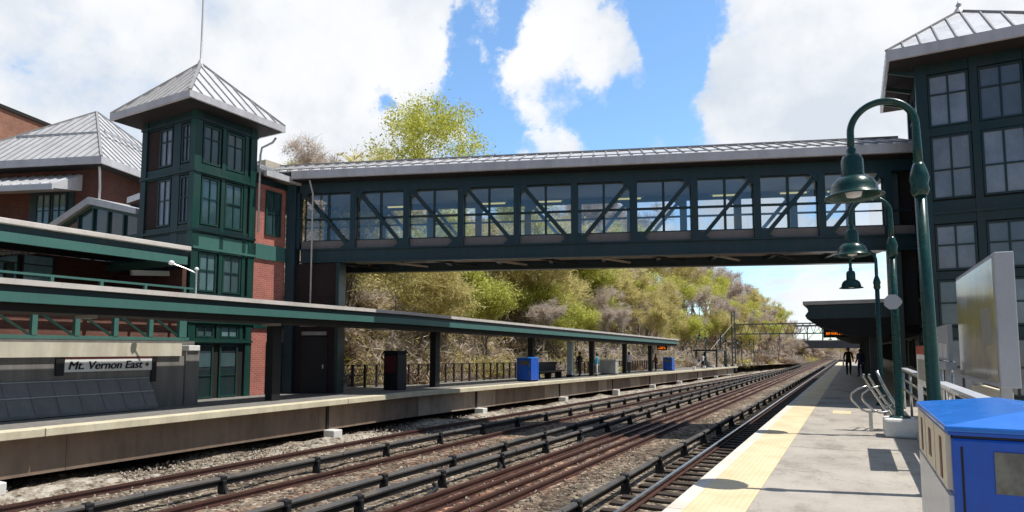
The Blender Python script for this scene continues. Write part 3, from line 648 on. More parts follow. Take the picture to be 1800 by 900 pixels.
for t in (0.2, 0.42, 0.64, 0.86): m.beam((0.20 + 0.5 * t, 15.1, 1.05 - 0.9 * t), (0.36 + 0.45 * t, 15.62, 1.08 - 0.9 * t), 0.04, 0.02)
m.build('slat', stainless, sb)
m = MB(); m.beam((0.52, 15.3, 0.52), (0.74, 15.3, 0.14), 0.28, 0.03); m.build('plate', mirror, sb)

# near canopy beyond the bridge
rc = thing('platform_canopy', 'flat dark green canopy over the near platform beyond the footbridge', 'canopy', (1.5, 45, 0))
m = MB(); m.box(-1.62, 5.5, 25.9, 75, 3.34, 3.48); m.build('roof', canopytop, rc, bevel=0.02)
m = MB(); m.prism([(-1.5, 3.32), (5.4, 3.32), (5.4, 2.82), (-1.5, 2.82), (-1.56, 2.95), (-1.45, 3.1)], 'y', 26.0, 74.9); m.build('fascia', bsteel, rc)
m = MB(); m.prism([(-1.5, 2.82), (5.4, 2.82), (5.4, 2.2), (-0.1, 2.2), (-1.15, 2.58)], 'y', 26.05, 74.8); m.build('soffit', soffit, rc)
for y in range(28, 75, 6):
    m = MB(); m.box(0.55, 0.85, y, y + 0.3, 0, 2.3); m.build('post', steel, rc)
m = MB(); m.box(2.2, 2.4, 27.5, 74, 0, 2.3); m.build('back_wall', steel, rc)
for y in range(30, 74, 4): window(rc, (2.19, y + 2.6, 0.9), (0, -1, 0), (-1, 0, 0), 2.2, 1.2, 2, fm=steel, gm=glassd)
ld = thing('departure_sign', 'hanging train sign with amber letters under the near canopy', 'departure board', (-0.6, 30, 2.2))
def led(parent, x0, x1, z0, z1, y, seed):
    m = MB(); m.box(x0 - 0.12, x1 + 0.12, y, y + 0.2, z0 - 0.10, z1 + 0.12); m.build('case', black, parent)
    rnd = random.Random(seed); m = MB(); rows = 2; hh = (z1 - z0) / rows
    for r in range(rows):
        x = x0 + (0.22 if r == 1 else 0.0); zb = z0 + hh * r
        while x < x1 - (0.06 if r == 0 else 0.16):
            w = 0.055
            for sx in (0, 1):
                if rnd.random() < 0.8: m.box(x + sx * 0.042, x + sx * 0.042 + 0.016, y - 0.008, y - 0.004, zb + 0.02, zb + hh - 0.02)
            for sz in (0.02, hh / 2 - 0.008, hh - 0.036):
                if rnd.random() < 0.7: m.box(x + 0.016, x + 0.042, y - 0.008, y - 0.004, zb + sz, zb + sz + 0.016)
            x += 0.082
    m.build('letters', lednm, parent)
led(ld, -1.0, -0.2, 2.28, 2.56, 30, 3)
for x in (-0.9, -0.3): m = MB(); m.box(x - 0.02, x + 0.02, 30.08, 30.12, 2.66, 2.9); m.build('hanger', black, ld)

# ------------------------------------------------------------------ far platform
fp = thing('station_platform', 'opposite concrete platform with cream edge, across the tracks', 'platform', (-18, 40, 0))
YF = [20, 40, 60, 80]
m = MB(); m.box(-21.5, -15.62, -2, 96, -0.30, 0.0, YF); m.bend(gl).build('deck', wallconc, fp)
m = MB()
yy = -2
for k in range(11): y1 = min(yy + 9.1, 130); m.box(-15.615, -15.15, yy + 0.01, y1 - 0.01, -0.17, 0.004, [20]); yy = y1
m.bend(gl).build('edge', leftedge, fp, bevel=0.012)
rnd = random.Random(4)
m = MB(); yy = -2
while yy < 96:
    ln = rnd.choice((2.4, 3.2, 5.4, 6.2, 1.6)) if yy > 15 else (9.7 if yy < 7 else 7.5)
    m.cur = rnd.randrange(2) if yy > 7 else 0
    y1 = min(yy + ln, 96); m.box(-16.1, -15.50 - 0.004 * (m.cur), yy, y1 - 0.01, -1.0, -0.172, [20]); yy = y1
beam2 = paint('paler brown concrete', (0.40, 0.32, 0.25), 0.9, var=0.25, scale=0.6, streak=0.4, bump=0.2, bscale=12, dirt=(0.12, 0.085, 0.06), dirtamt=0.6)
m.bend(gl).build('girder', [beamconc, beam2], fp)
m = MB(); m.box(-21.4, -17.2, -2, 96, -1.9, -0.302, YF); m.bend(gl).build('back_wall', black, fp)
for k in range(10):
    y = 6.2 + 9.4 * k; z = g(y)
    m = MB(); m.box(-15.47, -15.0, y - 0.2, y + 0.2, -2.0 + z, -0.97 + z); m.build('footing', whiteconc, fp, bevel=0.03)
    m = MB(); m.box(-15.498, -15.44, y - 0.08, y + 0.02, -1.0 + z, -0.2 + z); m.build('joint_strip', black, fp)

# lower canopy
lc = thing('platform_canopy', 'long low canopy with pale edge over the opposite platform', 'canopy', (-17, 30, 0))
YL = [20, 35, 50]
def lbox(x0, x1, z0, z1): return MB().box(x0, x1, -2, 64, z0, z1, YL).bend(gl)
m = MB()
for k in range(7): m.box(-17.03, -15.50, -2 + 9.43 * k, 7.425 + 9.43 * k, 3.05, 3.17, [20])
m.bend(gl).build('roof', canopytop, lc)
lbox(-16.99, -15.70, 2.90, 3.05).build('gutter_board', bsteel, lc)
lbox(-17.0, -15.57, 2.68, 2.90).build('fascia', band, lc)
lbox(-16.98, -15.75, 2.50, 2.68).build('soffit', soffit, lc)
for y in (14.3, 23.4, 33.2, 43.0, 50.5, 58.0): m = MB(); z = g(y); m.box(-17.0, -16.68, y, y + 0.34, z, 2.6 + z); m.build('post', black, lc)
for y in (3, 8.3, 13.8, 19, 28, 38, 48, 57):
    m = MB(); z = g(y); m.box(-16.65, -15.9, y, y + 0.12, 2.42 + z, 2.5 + z); m.build('ceiling_lamp', dimw, lc)
# posts lamp on canopy roof
fl = thing('floodlight', 'small post with two white dome lights on the opposite canopy roof', 'floodlight', (-16.5, 11.36, 3.17))
m = MB(); m.tube([(-16.5, 11.36, 3.16), (-16.5, 11.36, 3.98)], 0.025, 8); m.build('post', stainless, fl)
m = MB(); m.tube([(-16.5, 11.36, 3.86), (-16.62, 11.1, 3.98), (-16.75, 10.82, 4.08)], 0.018, 6); m.build('arm', stainless, fl)
for c, s in (((-16.5, 11.36, 3.98), 0.06), ((-16.78, 10.78, 4.1), 0.085)):
    m = MB(); m.lathe([(0.0, s), (s * 0.7, s * 0.7), (s, 0), (s * 0.85, -s * 0.5), (0, -s * 0.6)], c, 14); m.build('dome', white, fl, smooth=True)

# wall with station name
rw = thing('retaining_wall', 'grey concrete wall with beige top band behind the opposite platform', 'wall', (-18.1, 6, 0))
m = MB(); m.box(-18.3, -17.92, -2, 12.05, 0, 1.48); m.build('wall', wallconc, rw)
m = MB(); m.box(-18.35, -17.84, -2, 11.9, 1.482, 1.86); m.build('band', capconc, rw)
m = MB(); m.box(-18.4, -17.86, 12.06, 12.5, 0, 1.62); m.build('pier', wallconc, rw)
m = MB(); m.box(-18.35, -17.80, 12.1, 12.48, 1.63, 1.80); m.build('pier_cap', white, rw, bevel=0.02)
sn = thing('station_sign', 'pale board reading Mt. Vernon East on the grey wall', 'station sign', (-17.85, 9.9, 1.3))
m = MB(); m.box(-17.90, -17.85, 8.72, 11.0, 1.09, 1.42); m.build('board', signwhite, sn)
m = MB(); m.box(-17.90, -17.845, 8.72, 11.0, 1.425, 1.465); m.build('stripe', maroon, sn)
m = MB(); m.box(-17.915, -17.86, 8.52, 8.71, 1.0, 1.47); m.build('bracket', black, sn)
m = MB(); m.box(-17.915, -17.86, 11.01, 11.15, 0.75, 1.47); m.build('bracket', black, sn)
def text_mesh(txt, size, mat, name, parent, loc, rot, shear=0.0, bold=0.0):
    cu = bpy.data.curves.new(name, 'FONT'); cu.body = txt; cu.size = size; cu.shear = shear; cu.offset = bold; cu.extrude = 0.003
    ob = bpy.data.objects.new(name, cu); COL.objects.link(ob)
    bpy.context.view_layer.update()
    me = bpy.data.meshes.new_from_object(ob.evaluated_get(bpy.context.evaluated_depsgraph_get()))
    bpy.data.objects.remove(ob); me.materials.clear(); me.materials.append(mat)
    o = bpy.data.objects.new(name, me); COL.objects.link(o); o.parent = parent
    o.location = Vector(loc) - Vector(parent.location); o.rotation_euler = rot
    return o
tx = text_mesh('Mt. Vernon East', 0.30, black, 'lettering', sn, (-17.842, 8.78, 1.155), (R(90), 0, R(90)), 0.22, 0.0)
w = tx.dimensions.x or 2.0
tx.scale = (1.92 / w, 1, 1)
for dy, dz in ((.012, 0), (.006, .006), (.018, .003)):
    t2 = tx.copy(); COL.objects.link(t2); t2.location = tx.location + Vector((.0012 * (1 + dy * 50), dy, dz))
m = MB(); m.prism([(10.86 + 0.085 * math.cos(R(30 * k)), 1.255 + 0.085 * math.sin(R(30 * k))) for k in range(12)], 'x', -17.85, -17.846); m.build('emblem', creamp, sn)
m = MB(); m.prism([(10.86 + 0.05 * math.cos(R(30 * k)), 1.255 + 0.05 * math.sin(R(30 * k))) for k in range(12)], 'x', -17.846, -17.843); m.build('emblem_centre', tsteel, sn)
sp = thing('sloped_panel', 'grey ribbed panel sloping from the wall down to the opposite platform', 'panel', (-17.5, 6, 0))
m = MB(); m.prism([(-17.915, 0.82), (-17.89, 0.87), (-17.38, 0.10), (-17.38, 0.02), (-17.915, 0.02)], 'y', -2, 10.95); 
for k in range(24): y = -1.8 + 0.54 * k; m.beam((-17.885, y, 0.875), (-17.375, y, 0.108), 0.025, 0.02)
m.build('sheet', panelgrey, sp)
m = MB()
for t in (0.02, 0.5): m.beam((-17.885 + 0.51 * t, -2, 0.885 - 0.77 * t), (-17.885 + 0.51 * t, 10.95, 0.885 - 0.77 * t), 0.03, 0.02)
m.build('batten', signgrey, sp)
# green truss railing above the wall
tr = thing('truss_railing', 'green steel truss railing on top of the beige concrete band', 'railing', (-18.6, 6, 1.9))
m = MB(); m.box(-18.66, -18.54, -2, 12.6, 1.95, 2.05); m.build('bottom_rail', band, tr)
m = MB(); m.box(-18.66, -18.54, -2, 12.6, 2.66, 2.76); m.build('top_rail', band, tr)
for k in range(15):
    y = 12.38 - 1.02 * k
    m = MB(); m.box(-18.68, -18.53, y - (0.12 if k == 0 else 0.06), y + (0.12 if k == 0 else 0.06), 2.05, 2.66); m.build('post', band, tr)
    if k: m = MB(); m.beam((-18.60, y + 0.08, 2.66), (-18.60, y + 0.94, 2.06), 0.05, 0.06); m.build('diagonal', tsteel, tr)
m = MB(); m.box(-23.6, -18.55, -2, 12.8, 1.80, 1.94); tag(m.build('walkway', wallconc), 'dark raised walkway floor behind the green truss railing', 'walkway')
# concourse behind
cw = thing('concourse_wall', 'dark brick wall with bluish windows under the upper canopy', 'wall', (-23, 5, 0))
m = MB(); m.box(-23.6, -23.2, -3, 12.9, 0, 4.79); m.build('wall', brickdark, cw)
for k in range(4): window(cw, (-23.19, 6.9 + 1.0 * k, 3.85), (0, 1, 0), (1, 0, 0), 0.95, 0.9, 1, (.62, .38), fm=steel, gm=glassw)
m = MB(); m.box(-19.2, -19.05, -2, 12.6, 1.945, 2.95); m.build('parapet', brickmid, cw)
m = MB(); m.box(-23.6, -19.2, 12.72, 12.86, 0, 4.3); m.build('end_wall', brickdark, cw)
m = MB()
for k in range(9): m.beam((-21.2, 6.6 + 0.16 * k, 3.5 + 0.12 * k), (-21.2, 8.6 + 0.1 * k, 4.35 + 0.02 * k), 0.03, 0.03)
tag(m.build('stair_rail', stainless), 'thin slanted metal stair rails in the dark under the upper canopy', 'railing')
ur = thing('walkway_railing', 'low dark green railing between the upper and lower canopy', 'railing', (-18.6, 6, 3.3))
for z in (3.32, 3.62): m = MB(); m.box(-18.64, -18.56, -2, 12.7, z - 0.03, z + 0.03); m.build('rail', band, ur)
for k in range(12): m = MB(); y = 12.4 - 1.25 * k; m.box(-18.65, -18.55, y - 0.04, y + 0.04, 3.17, 3.6); m.build('post', band, ur)
m = MB(); m.beam((-19.6, 11.3, 4.05), (-19.6, 12.5, 4.15), 0.12, 0.16); tag(m.build('light_fixture', dimw), 'pale bar light fixture hanging under the end of the upper canopy', 'light fixture')
# upper canopy
uc = thing('walkway_canopy', 'upper canopy with white edge ending beside the green tower', 'canopy', (-21, 6, 4.8))
m = MB(); m.box(-23.4, -18.72, -2, 12.68, 4.86, 5.0); m.build('roof', canopytop, uc, bevel=0.015)
m = MB(); m.box(-18.98, -18.88, -2, 12.62, 4.66, 4.858); m.box(-23.3, -18.982, 12.52, 12.62, 4.66, 4.858); m.build('gutter_board', bsteel, uc)
m = MB(); m.box(-18.90, -18.78, -2, 12.60, 4.40, 4.658); m.box(-23.3, -18.902, 12.48, 12.60, 4.40, 4.658); m.build('fascia', band, uc)
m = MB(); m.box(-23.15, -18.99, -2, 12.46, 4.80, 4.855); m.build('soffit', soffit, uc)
for y in (0.5, 3.4, 6.3, 9.2): m = MB(); m.box(-22.6, -22.4, y, y + 0.2, 1.94, 4.3); m.build('post', tsteel, uc)

# ------------------------------------------------------------------ hip roof helper
def hip(par, x0, x1, y0, y1, ze, apex, rib=0.4, th=0.22, mat=None, name='roof'):
    m = MB(); A = [Vector((x0, y0, ze)), Vector((x1, y0, ze)), Vector((x1, y1, ze)), Vector((x0, y1, ze))]; P = Vector(apex)
    m.add(A + [P], [(0, 1, 4), (1, 2, 4), (2, 3, 4), (3, 0, 4), (3, 2, 1, 0)])
    for i in range(4):
        a, b = A[i], A[(i + 1) % 4]; u = b - a; ln = u.length; u = u / ln
        tf = (P - a).dot(u) / ln; F = a + u * (tf * ln); up = P - F
        m.cur = 1; n = max(1, round(ln / rib)); nn = u.cross(up).normalized()
        if nn.z < 0: nn = -nn
        for k in range(1, n):
            t = k / n; fr = min(t / tf, (1 - t) / (1 - tf))
            if fr > 0.06: m.beam(a + u * (t * ln) + nn * 0.018, a + u * (t * ln) + up * (fr * 0.985) + nn * 0.018, 0.035, 0.05, up=nn)
        m.beam(a + Vector((0, 0, 0.02)), P + Vector((0, 0, 0.02)), 0.10, 0.07)
    r = m.build(name, [mat or roofm, roofseam], par)
    f = MB(); e = 0.02; t2 = 0.07
    for (a, b, c, d) in ((x0 - e, x1 + e, y0 - e, y0 + t2), (x0 - e, x1 + e, y1 - t2, y1 + e), (x0 - e, x0 + t2, y0 + t2, y1 - t2), (x1 - t2, x1 + e, y0 + t2, y1 - t2)):
        f.box(a, b, c, d, ze - th, ze + 0.015)
    f.build('fascia', roofedge, par)
    s = MB(); s.box(x0 + 0.08, x1 - 0.08, y0 + 0.08, y1 - 0.08, ze - th - 0.02, ze - th + 0.04); s.build('soffit', soffit, par)
    return r

# ------------------------------------------------------------------ left elevator tower
et = thing('elevator_tower', 'green steel elevator tower with silver pyramid roof and flagpole', 'tower', (-20.8, 14.4, 0))
X0, X1, Y0, Y1 = -22.35, -19.3, 13.06, 15.56
m = MB(); m.box(X0 + .1, X1 - .1, Y0 + .1, Y1 - .05, 0, 9.85); m.build('core', soffit, et)
for (x, y, w_) in ((X1 - .26, Y0, .26), (X0, Y0, .3), (X1 - .26, Y1 - .26, .26), (X0, Y1 - .3, .3)):
    m = MB(); m.box(x, x + w_, y, y + w_, 0, 9.83); m.build('corner_post', steel if x < -20 else tsteel, et)
for y, w_ in ((14.13, .14), (15.06, .14)): m = MB(); m.box(X1 - .1, X1 - .02, y, y + w_, 2.0, 9.6); m.build('mullion_post', tsteel, et)
for x, w_ in ((-20.55, .40), ): m = MB(); m.box(x, x + w_, Y0 + .03, Y0 + .1, 2.0, 9.6); m.build('mullion_post', bsteel, et)  # darker steel than the sunny side: shade painted into the colour
for za, zb, mm in ((9.46, 9.84, steel), (7.64, 8.02, tsteel), (5.62, 5.90, steel), (5.02, 5.60, band), (3.30, 3.60, steel), (2.52, 2.66, tsteel), (1.86, 2.06, tsteel)):
    m = MB(); m.box(X1 - .099, X1 - .03, Y0 + .262, Y1 - .262, za, zb); m.box(X1 - .029, X1 + .045, Y0 + .03, Y1 + .02, za + .05, za + .13); m.build('band', mm, et)
    m = MB(); m.box(X0 + .302, X1 - .262, Y0 + .04, Y0 + .099, za, zb); m.box(X0 - .02, X1 + .04, Y0 - .045, Y0 + .029, za + .05, za + .13); m.build('band', steel, et)  # second band set, on the shaded face: its shade put into darker steel
for (za, zb, rows) in ((8.06, 9.42, (.66, .34)), (5.94, 7.60, (.55, .45)), (3.64, 4.98, (.55, .45)), (2.08, 2.50, (1,)), (0.02, 1.84, (.42, .58))):
    for (ya, yb) in ((13.38, 14.06), (14.30, 15.03)):
        door = za < 1
        w_ = window(et, (X1 - .095, ya, za), (0, 1, 0), (1, 0, 0), yb - ya, zb - za, 2 if not door else 1, rows, fm=tsteel, gm=(glassl if 2.0 < za < 5 else glasss) if not door else glassd, bar=0.03)
        if door:
            m = MB(); m.box(X1 - .082, X1 - .07, ya + .08, yb - .08, 1.08, 1.55); m.build('blind', glassl).parent = w_
            m = MB(); m.box(X1 - .082, X1 - .072, ya + .07, yb - .07, 0.08, 1.0); m.build('door_panel', steel).parent = w_
    if za > 5.5:
        for (xa, xb) in ((-21.35, -20.62), (-20.10, -19.62)):
            window(et, (xa, Y0 + .095, za), (1, 0, 0), (0, -1, 0), xb - xa, zb - za, 2, rows, fm=steel, gm=glasst, bar=0.03)
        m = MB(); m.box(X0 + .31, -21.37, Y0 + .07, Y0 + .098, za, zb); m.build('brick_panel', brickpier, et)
hip(et, -23.1, -18.6, 12.33, 16.2, 10.08, (-20.85, 14.2, 12.22), 0.42)
m = MB(); m.lathe([(0.14, 12.0), (0.10, 12.27), (0.04, 12.4), (0.035, 13.5), (0.03, 18)], (-20.85, 14.2, 0), 10); m.build('flagpole', roofedge, et, smooth=True)
m = MB(); m.tube([(-18.9, 16.05, 9.65), (-18.95, 15.95, 9.45), (-19.18, 15.66, 9.2), (-19.2, 15.62, 8.9), (-19.2, 15.62, 6)], 0.04, 8); m.build('downspout', roofedge, et, smooth=True)

# ------------------------------------------------------------------ footbridge (own axes: x along, y across, z up)
BR = R(19.9); BX, BY = -19.05, 17.15
br = thing('footbridge', 'enclosed dark green truss footbridge with silver roof over the tracks', 'footbridge', (BX, BY, 0), BR, local=True)
LB, WB = 22.4, 3.5
def bb(name, mat, *boxes, par=None, bevel=0):
    m = MB()
    for b in boxes: m.box(*b)
    return m.build(name, mat, par or br, bevel=bevel)
for nm, y0 in (('girder', 0.0), ('girder', WB - 0.3)):
    bb(nm, bsteel, (0.3, LB, y0 + .05, y0 + .25, 5.08, 5.52), (0.3, LB, y0 - .03, y0 + .33, 5.02, 5.08), (0.3, LB, y0 - .03, y0 + .33, 5.50, 5.56))
bb('sill_panel', beigesill, (0.3, LB, 0.10, 0.22, 5.56, 5.87)); bb('sill_panel', beigesill, (0.3, LB, WB - .2, WB - .1, 5.56, 5.87))
bb('top_chord', bsteel, (0.2, LB, 0.02, 0.24, 7.76, 8.155)); bb('top_chord', bsteel, (0.2, LB, WB - .24, WB - .02, 7.76, 8.155))
bb('floor', soffit, (0.2, LB, 0.26, WB - 0.26, 5.44, 5.56))
bb('deck_pan', underpan, (0.2, LB, 0.34, WB - 0.34, 5.36, 5.43))
bb('ceiling', ceil, (0.2, LB, 0.25, WB - 0.25, 7.96, 8.02))
KS = [2.44 + 2.125 * i for i in range(10)]
for side, y0 in ((0, -0.03), (1, WB - 0.25)):
    for k in KS + [0.14]: bb('post', bsteel, (k - .115, k + .115, y0, y0 + .26, 5.565, 7.755))
for y0 in (0.11, WB - 0.11):
    ks = [0.3] + KS
    for i in range(len(ks) - 1):
        a, b = ks[i] + (.115 if i else .02), ks[i + 1]
        m = MB()
        if i < 5: m.beam((a + .1, y0 - .02, 7.72), (b - .14, y0 - .02, 5.62), 0.14, 0.145, up=(0, 1, 0))
        else: m.beam((a + .12, y0 - .02, 5.62), (b - .14, y0 - .02, 7.72), 0.14, 0.145, up=(0, 1, 0))
        m.build('diagonal_brace', bsteel, br)
        # gusset plates
        m = MB()
        if i < 5: m.prism([(a, 7.75), (a + .3, 7.75), (a, 7.45)], 'y', y0 - .12, y0 - .10); m.build('gusset_plate', bsteel, br); m = MB(); m.prism([(b - .115, 5.57), (b - .5, 5.57), (b - .115, 5.9)], 'y', y0 - .12, y0 - .10)
        else: m.prism([(b - .115, 7.75), (b - .42, 7.75), (b - .115, 7.45)], 'y', y0 - .12, y0 - .10); m.build('gusset_plate', bsteel, br); m = MB(); m.prism([(a, 5.57), (a + .4, 5.57), (a, 5.9)], 'y', y0 - .12, y0 - .10)
        m.build('gusset_plate', bsteel, br)
        near = y0 < 1; yw = 0.20 if near else WB - 0.2
        w_ = window(br, (ks[i] + .10, yw, 5.88), (1, 0, 0), (0, -1, 0), ks[i + 1] - ks[i] - .20, 1.87, 2 if near else 1, (.46, .54) if near else (.24, .40, .36), fm=bsteel, gm=glassb, bar=0.085 if near else 0.06, depth=0.07, fw=0.035)
# underside bracing
for i in range(10):
    a = 0.3 + 2.125 * i
    m = MB(); n = 8
    for s in range(n):
        t0, t1 = s / n, (s + 1) / n
        f = lambda t: 5.10 + 0.22 * math.sin(math.pi * t)
        m.beam((a + 2.1 * t0, 0.42, f(t0)), (a + 2.1 * t1, 0.42, f(t1)), 0.05, 0.09)
    m.build('arched_brace', soffit, br)
    m = MB(); m.beam((a + 1.05, 0.35, 5.28), (a + 1.05, WB - .35, 5.28), 0.16, 0.15); m.build('cross_beam', bsteel, br)
    m = MB(); m.beam((a, .4, 5.2), (a + 2.1, WB - .4, 5.2), 0.09, 0.07); m.build('under_brace', underpan if i % 2 else soffit, br)
# roof
m = MB(); ye0, ye1, ym, ze, zr = -0.5, WB + .5, WB / 2, 8.53, 9.42
m.add([(-1.6, ye0, ze), (LB + .3, ye0, ze), (LB + .3, ym, zr), (-1.6, ym, zr), (-1.6, ye1, ze), (LB + .3, ye1, ze)], [(0, 1, 2, 3), (3, 2, 5, 4), (0, 3, 4), (1, 5, 2), (0, 4, 5, 1)])
k = -1.4; m.cur = 1
while k < LB + .2:
    for ya in (ye0, ye1): m.beam((k, ya, ze + .02), (k, ym, zr + .02), 0.04, 0.055)
    k += 0.45
m.beam((-1.6, ym, zr + .03), (LB + .3, ym, zr + .03), 0.16, 0.07)
k = -1.4
while k < LB:
    m.box(k, k + .05, ye0 + .12, ye0 + .17, ze, ze + .10); k += 0.45
m.beam((-1.2, ye0 + .145, ze + .11), (LB, ye0 + .145, ze + .11), 0.03, 0.03)
m.build('roof', [roofm, roofseam], br)
bb('gutter', roofedge, (0.15, LB + .25, ye0 - .08, ye0 + .05, 8.20, 8.52), (0.15, LB + .25, ye1 - .05, ye1 + .08, 8.20, 8.52), bevel=0.02)
bb('soffit', soffit, (0.15, LB + .2, ye0 + .06, ye1 - .06, 8.16, 8.21))
for k in (2.9, 6.95, 9.25, 12.4, 16.1, 18.6, 20.3):
    bb('light_tube', tubelight, (k + .1, k + 1.05, 2.25, 2.33, 7.62, 7.67)); bb('light_housing', dimw, (k, k + 1.15, 2.2, 2.38, 7.67, 7.74))
bb('handrail', bsteel, (0.3, LB, WB - .34, WB - .29, 6.42, 6.47), (0.3, LB, 0.29, 0.34, 6.42, 6.47))
m = MB(); m.tube([(0.85, -0.46, 8.15), (0.85, -0.30, 7.9), (0.85, -0.16, 7.7), (0.85, -0.16, 3.2)], 0.035, 8); m.build('downspout', roofedge, br, smooth=True)
bb('end_post', bsteel, (-0.25, 0.13, -.12, .3, 0, 8.10)); bb('end_post', bsteel, (-0.25, 0.13, WB - .3, WB + .1, 0, 8.10))
# pier under the left end
pr = thing('bridge_pier', 'dark brick block with a door under the left end of the footbridge', 'pier', (BX, BY, 0), BR, local=True)
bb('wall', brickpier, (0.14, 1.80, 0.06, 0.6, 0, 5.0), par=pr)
bb('corner_post', steel, (1.803, 1.93, -.02, .6, 0, 5.0), par=pr)
dr = bb('door', black, (0.45, 1.5, 0.01, 0.055, 0.02, 2.15), par=pr)
bb('handle', stainless, (1.32, 1.38, -0.03, 0.008, 0.95, 1.1)).parent = dr
bb('door_sign', dimw, (0.35, 1.15, -.01, 0.05, 2.55, 2.68), (0.45, 1.45, -.01, 0.05, 2.22, 2.36), par=pr)

# brick link between tower and bridge
lk = thing('link_building', 'sunlit brick bay between the green tower and the footbridge', 'building', (-20.5, 16.3, 0))
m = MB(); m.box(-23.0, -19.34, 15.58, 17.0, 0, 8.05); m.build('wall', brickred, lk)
for za, zb, mm in ((5.04, 5.60, band), (7.88, 8.10, steel), (2.45, 2.7, tsteel)): m = MB(); m.box(-19.338, -19.27, 15.60, 16.98, za, zb); m.build('band', mm, lk)
window(lk, (-19.335, 16.02, 5.98), (0, 1, 0), (1, 0, 0), 0.72, 1.72, 2, (.5, .5), fm=tsteel, gm=glasss, bar=.03)
window(lk, (-19.335, 16.25, 0.05), (0, 1, 0), (1, 0, 0), 0.72, 1.9, 1, (.5, .5), fm=black, gm=glassd, bar=.04)
m = MB(); m.add([(-18.85, 15.58, 8.28), (-18.85, 17.3, 8.28), (-20.9, 17.9, 9.15), (-20.9, 15.58, 9.15), (-23.2, 15.58, 8.2), (-23.2, 17.9, 8.2)], [(0, 1, 2, 3), (3, 2, 5, 4), (0, 3, 4), (0, 4, 5, 1), (1, 5, 2)])
for k in range(5): m.beam((-18.85, 15.7 + .36 * k, 8.30), (-20.9, 15.7 + .4 * k, 9.17), 0.035, 0.05)
m.build('roof', roofm, lk)
m = MB(); m.box(-18.92, -18.78, 15.58, 17.25, 8.08, 8.29); m.build('gutter', roofedge, lk)
m = MB(); m.box(-22.4, -21.3, 17.6, 18.8, 7.5, 9.6); tag(m.build('roof_vent', paint('beige block', (0.5, 0.45, 0.36), 0.8)), 'beige block rising behind the link roof beside the tower', 'roof vent')

# ------------------------------------------------------------------ hip roofed station building
UX = Vector((math.cos(BR), math.sin(BR), 0))
st = thing('station_building', 'brick station building with silver hip roof left of the green tower', 'building', (-27.7, 14.5, 0), BR, local=True)
# local frame: x along the front to the right (corner at 0), y to the back
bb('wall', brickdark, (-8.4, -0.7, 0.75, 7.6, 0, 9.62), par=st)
hip(st, -9.0, 0.0, 0.0, 8.2, 9.85, (-4.1, 4.05, 13.55), 0.42, 0.3)
m = MB(); m.beam((-6.3, 1.9, 11.65), (-1.95, 1.95, 11.66), 0.06, 0.10); m.beam((-1.75, 2.0, 11.72), (-1.85, 6.2, 11.72), 0.06, 0.10)
m.build('snow_guard', signgrey, st)
aw = MB(); aw.prism([(-0.75, 8.35), (-0.75, 8.55), (0.74, 9.32), (0.74, 8.6)], 'x', -8.2, -1.55)
ao = aw.build('awning', roofm, st)
m = MB()
for k in range(15): m.beam((-8.1 + .46 * k, -0.75, 8.57), (-8.1 + .46 * k, 0.72, 9.33), 0.05, 0.06)
m.box(-8.25, -1.5, -0.80, -0.74, 8.28, 8.50); m.build('awning_rib', roofm).parent = ao
bb('window_surround', bsteel, (-4.1, -1.9, 0.70, 0.748, 6.6, 8.6), par=st)
for xa in (-3.75, -2.95): window(st, (xa, 0.695, 7.0), (1, 0, 0), (0, -1, 0), 0.75, 1.5, 2, (.5, .5), fm=bsteel, gm=glassl)
m = MB(); m.tube([(-0.35, 0.3, 9.5), (-0.5, 0.5, 9.3), (-0.62, 0.68, 8.7), (-0.66, 0.7, 7.5)], 0.05, 8); m.build('downspout', roofedge, st, smooth=True)
# lower roof piece and glazed gable stair house
gh = thing('stair_house', 'glazed gable stair house with silver roof edge above the upper canopy', 'stair house', (-27.5, 14.3, 5))
Yg = 14.2
m = MB()
pk = (-27.5, 7.95); le = (-33.2, 6.35); re = (-24.1, 7.1)
m.prism([le, pk, re, (re[0], re[1] - .22), (pk[0], pk[1] - .30), (le[0], le[1] - .30)], 'y', Yg - .25, Yg + 3.2); m.build('roof', roofm, gh)
m = MB(); m.add([(le[0], Yg, le[1] - .31), (pk[0], Yg, pk[1] - .31), (re[0], Yg, re[1] - .23), (re[0], Yg, 5.0), (le[0], Yg, 5.0)], [(0, 1, 2, 3, 4)]); m.build('glazing', glasss, gh)
for x in (-29.8, -28.5, -27.4, -26.3, -25.2, -24.2):
    t = (x - le[0]) / (pk[0] - le[0]) if x < pk[0] else 0; zt = (le[1] + t * (pk[1] - le[1]) if x < pk[0] else pk[1] + (x - pk[0]) / (re[0] - pk[0]) * (re[1] - pk[1])) - .32
    m = MB(); m.box(x - .05, x + .05, Yg - .08, Yg - .01, 5.0, zt); m.build('mullion', tsteel, gh)
m = MB(); m.box(-33, -24.1, Yg - .1, Yg - .015, 6.02, 6.14); m.beam((le[0], Yg - .05, le[1] - .34), (pk[0], Yg - .05, pk[1] - .36), .1, .14); m.beam((pk[0], Yg - .05, pk[1] - .36), (re[0], Yg - .05, re[1] - .28), .1, .14); m.build('frame', tsteel, gh)
lr = thing('porch_roof', 'small silver porch roof tucked between station building and tower', 'roof', (-24.3, 15.5, 7.5))
m = MB(); m.add([(-26.4, 14.9, 8.0), (-22.9, 14.9, 8.35), (-22.9, 17.5, 9.2), (-26.4, 17.5, 9.0), (-26.4, 14.9, 7.75), (-22.9, 14.9, 8.05)], [(0, 1, 2, 3), (4, 5, 1, 0)]); m.build('sheet', roofm, lr)
m = MB(); m.box(-26.3, -22.9, 15.0, 17.4, 5, 7.74); m.build('wall', soffit, lr)
fb = thing('brick_building', 'plain brown brick parapet building at the far left edge', 'building', (-40, 16.3, 0), R(19.9), local=True)
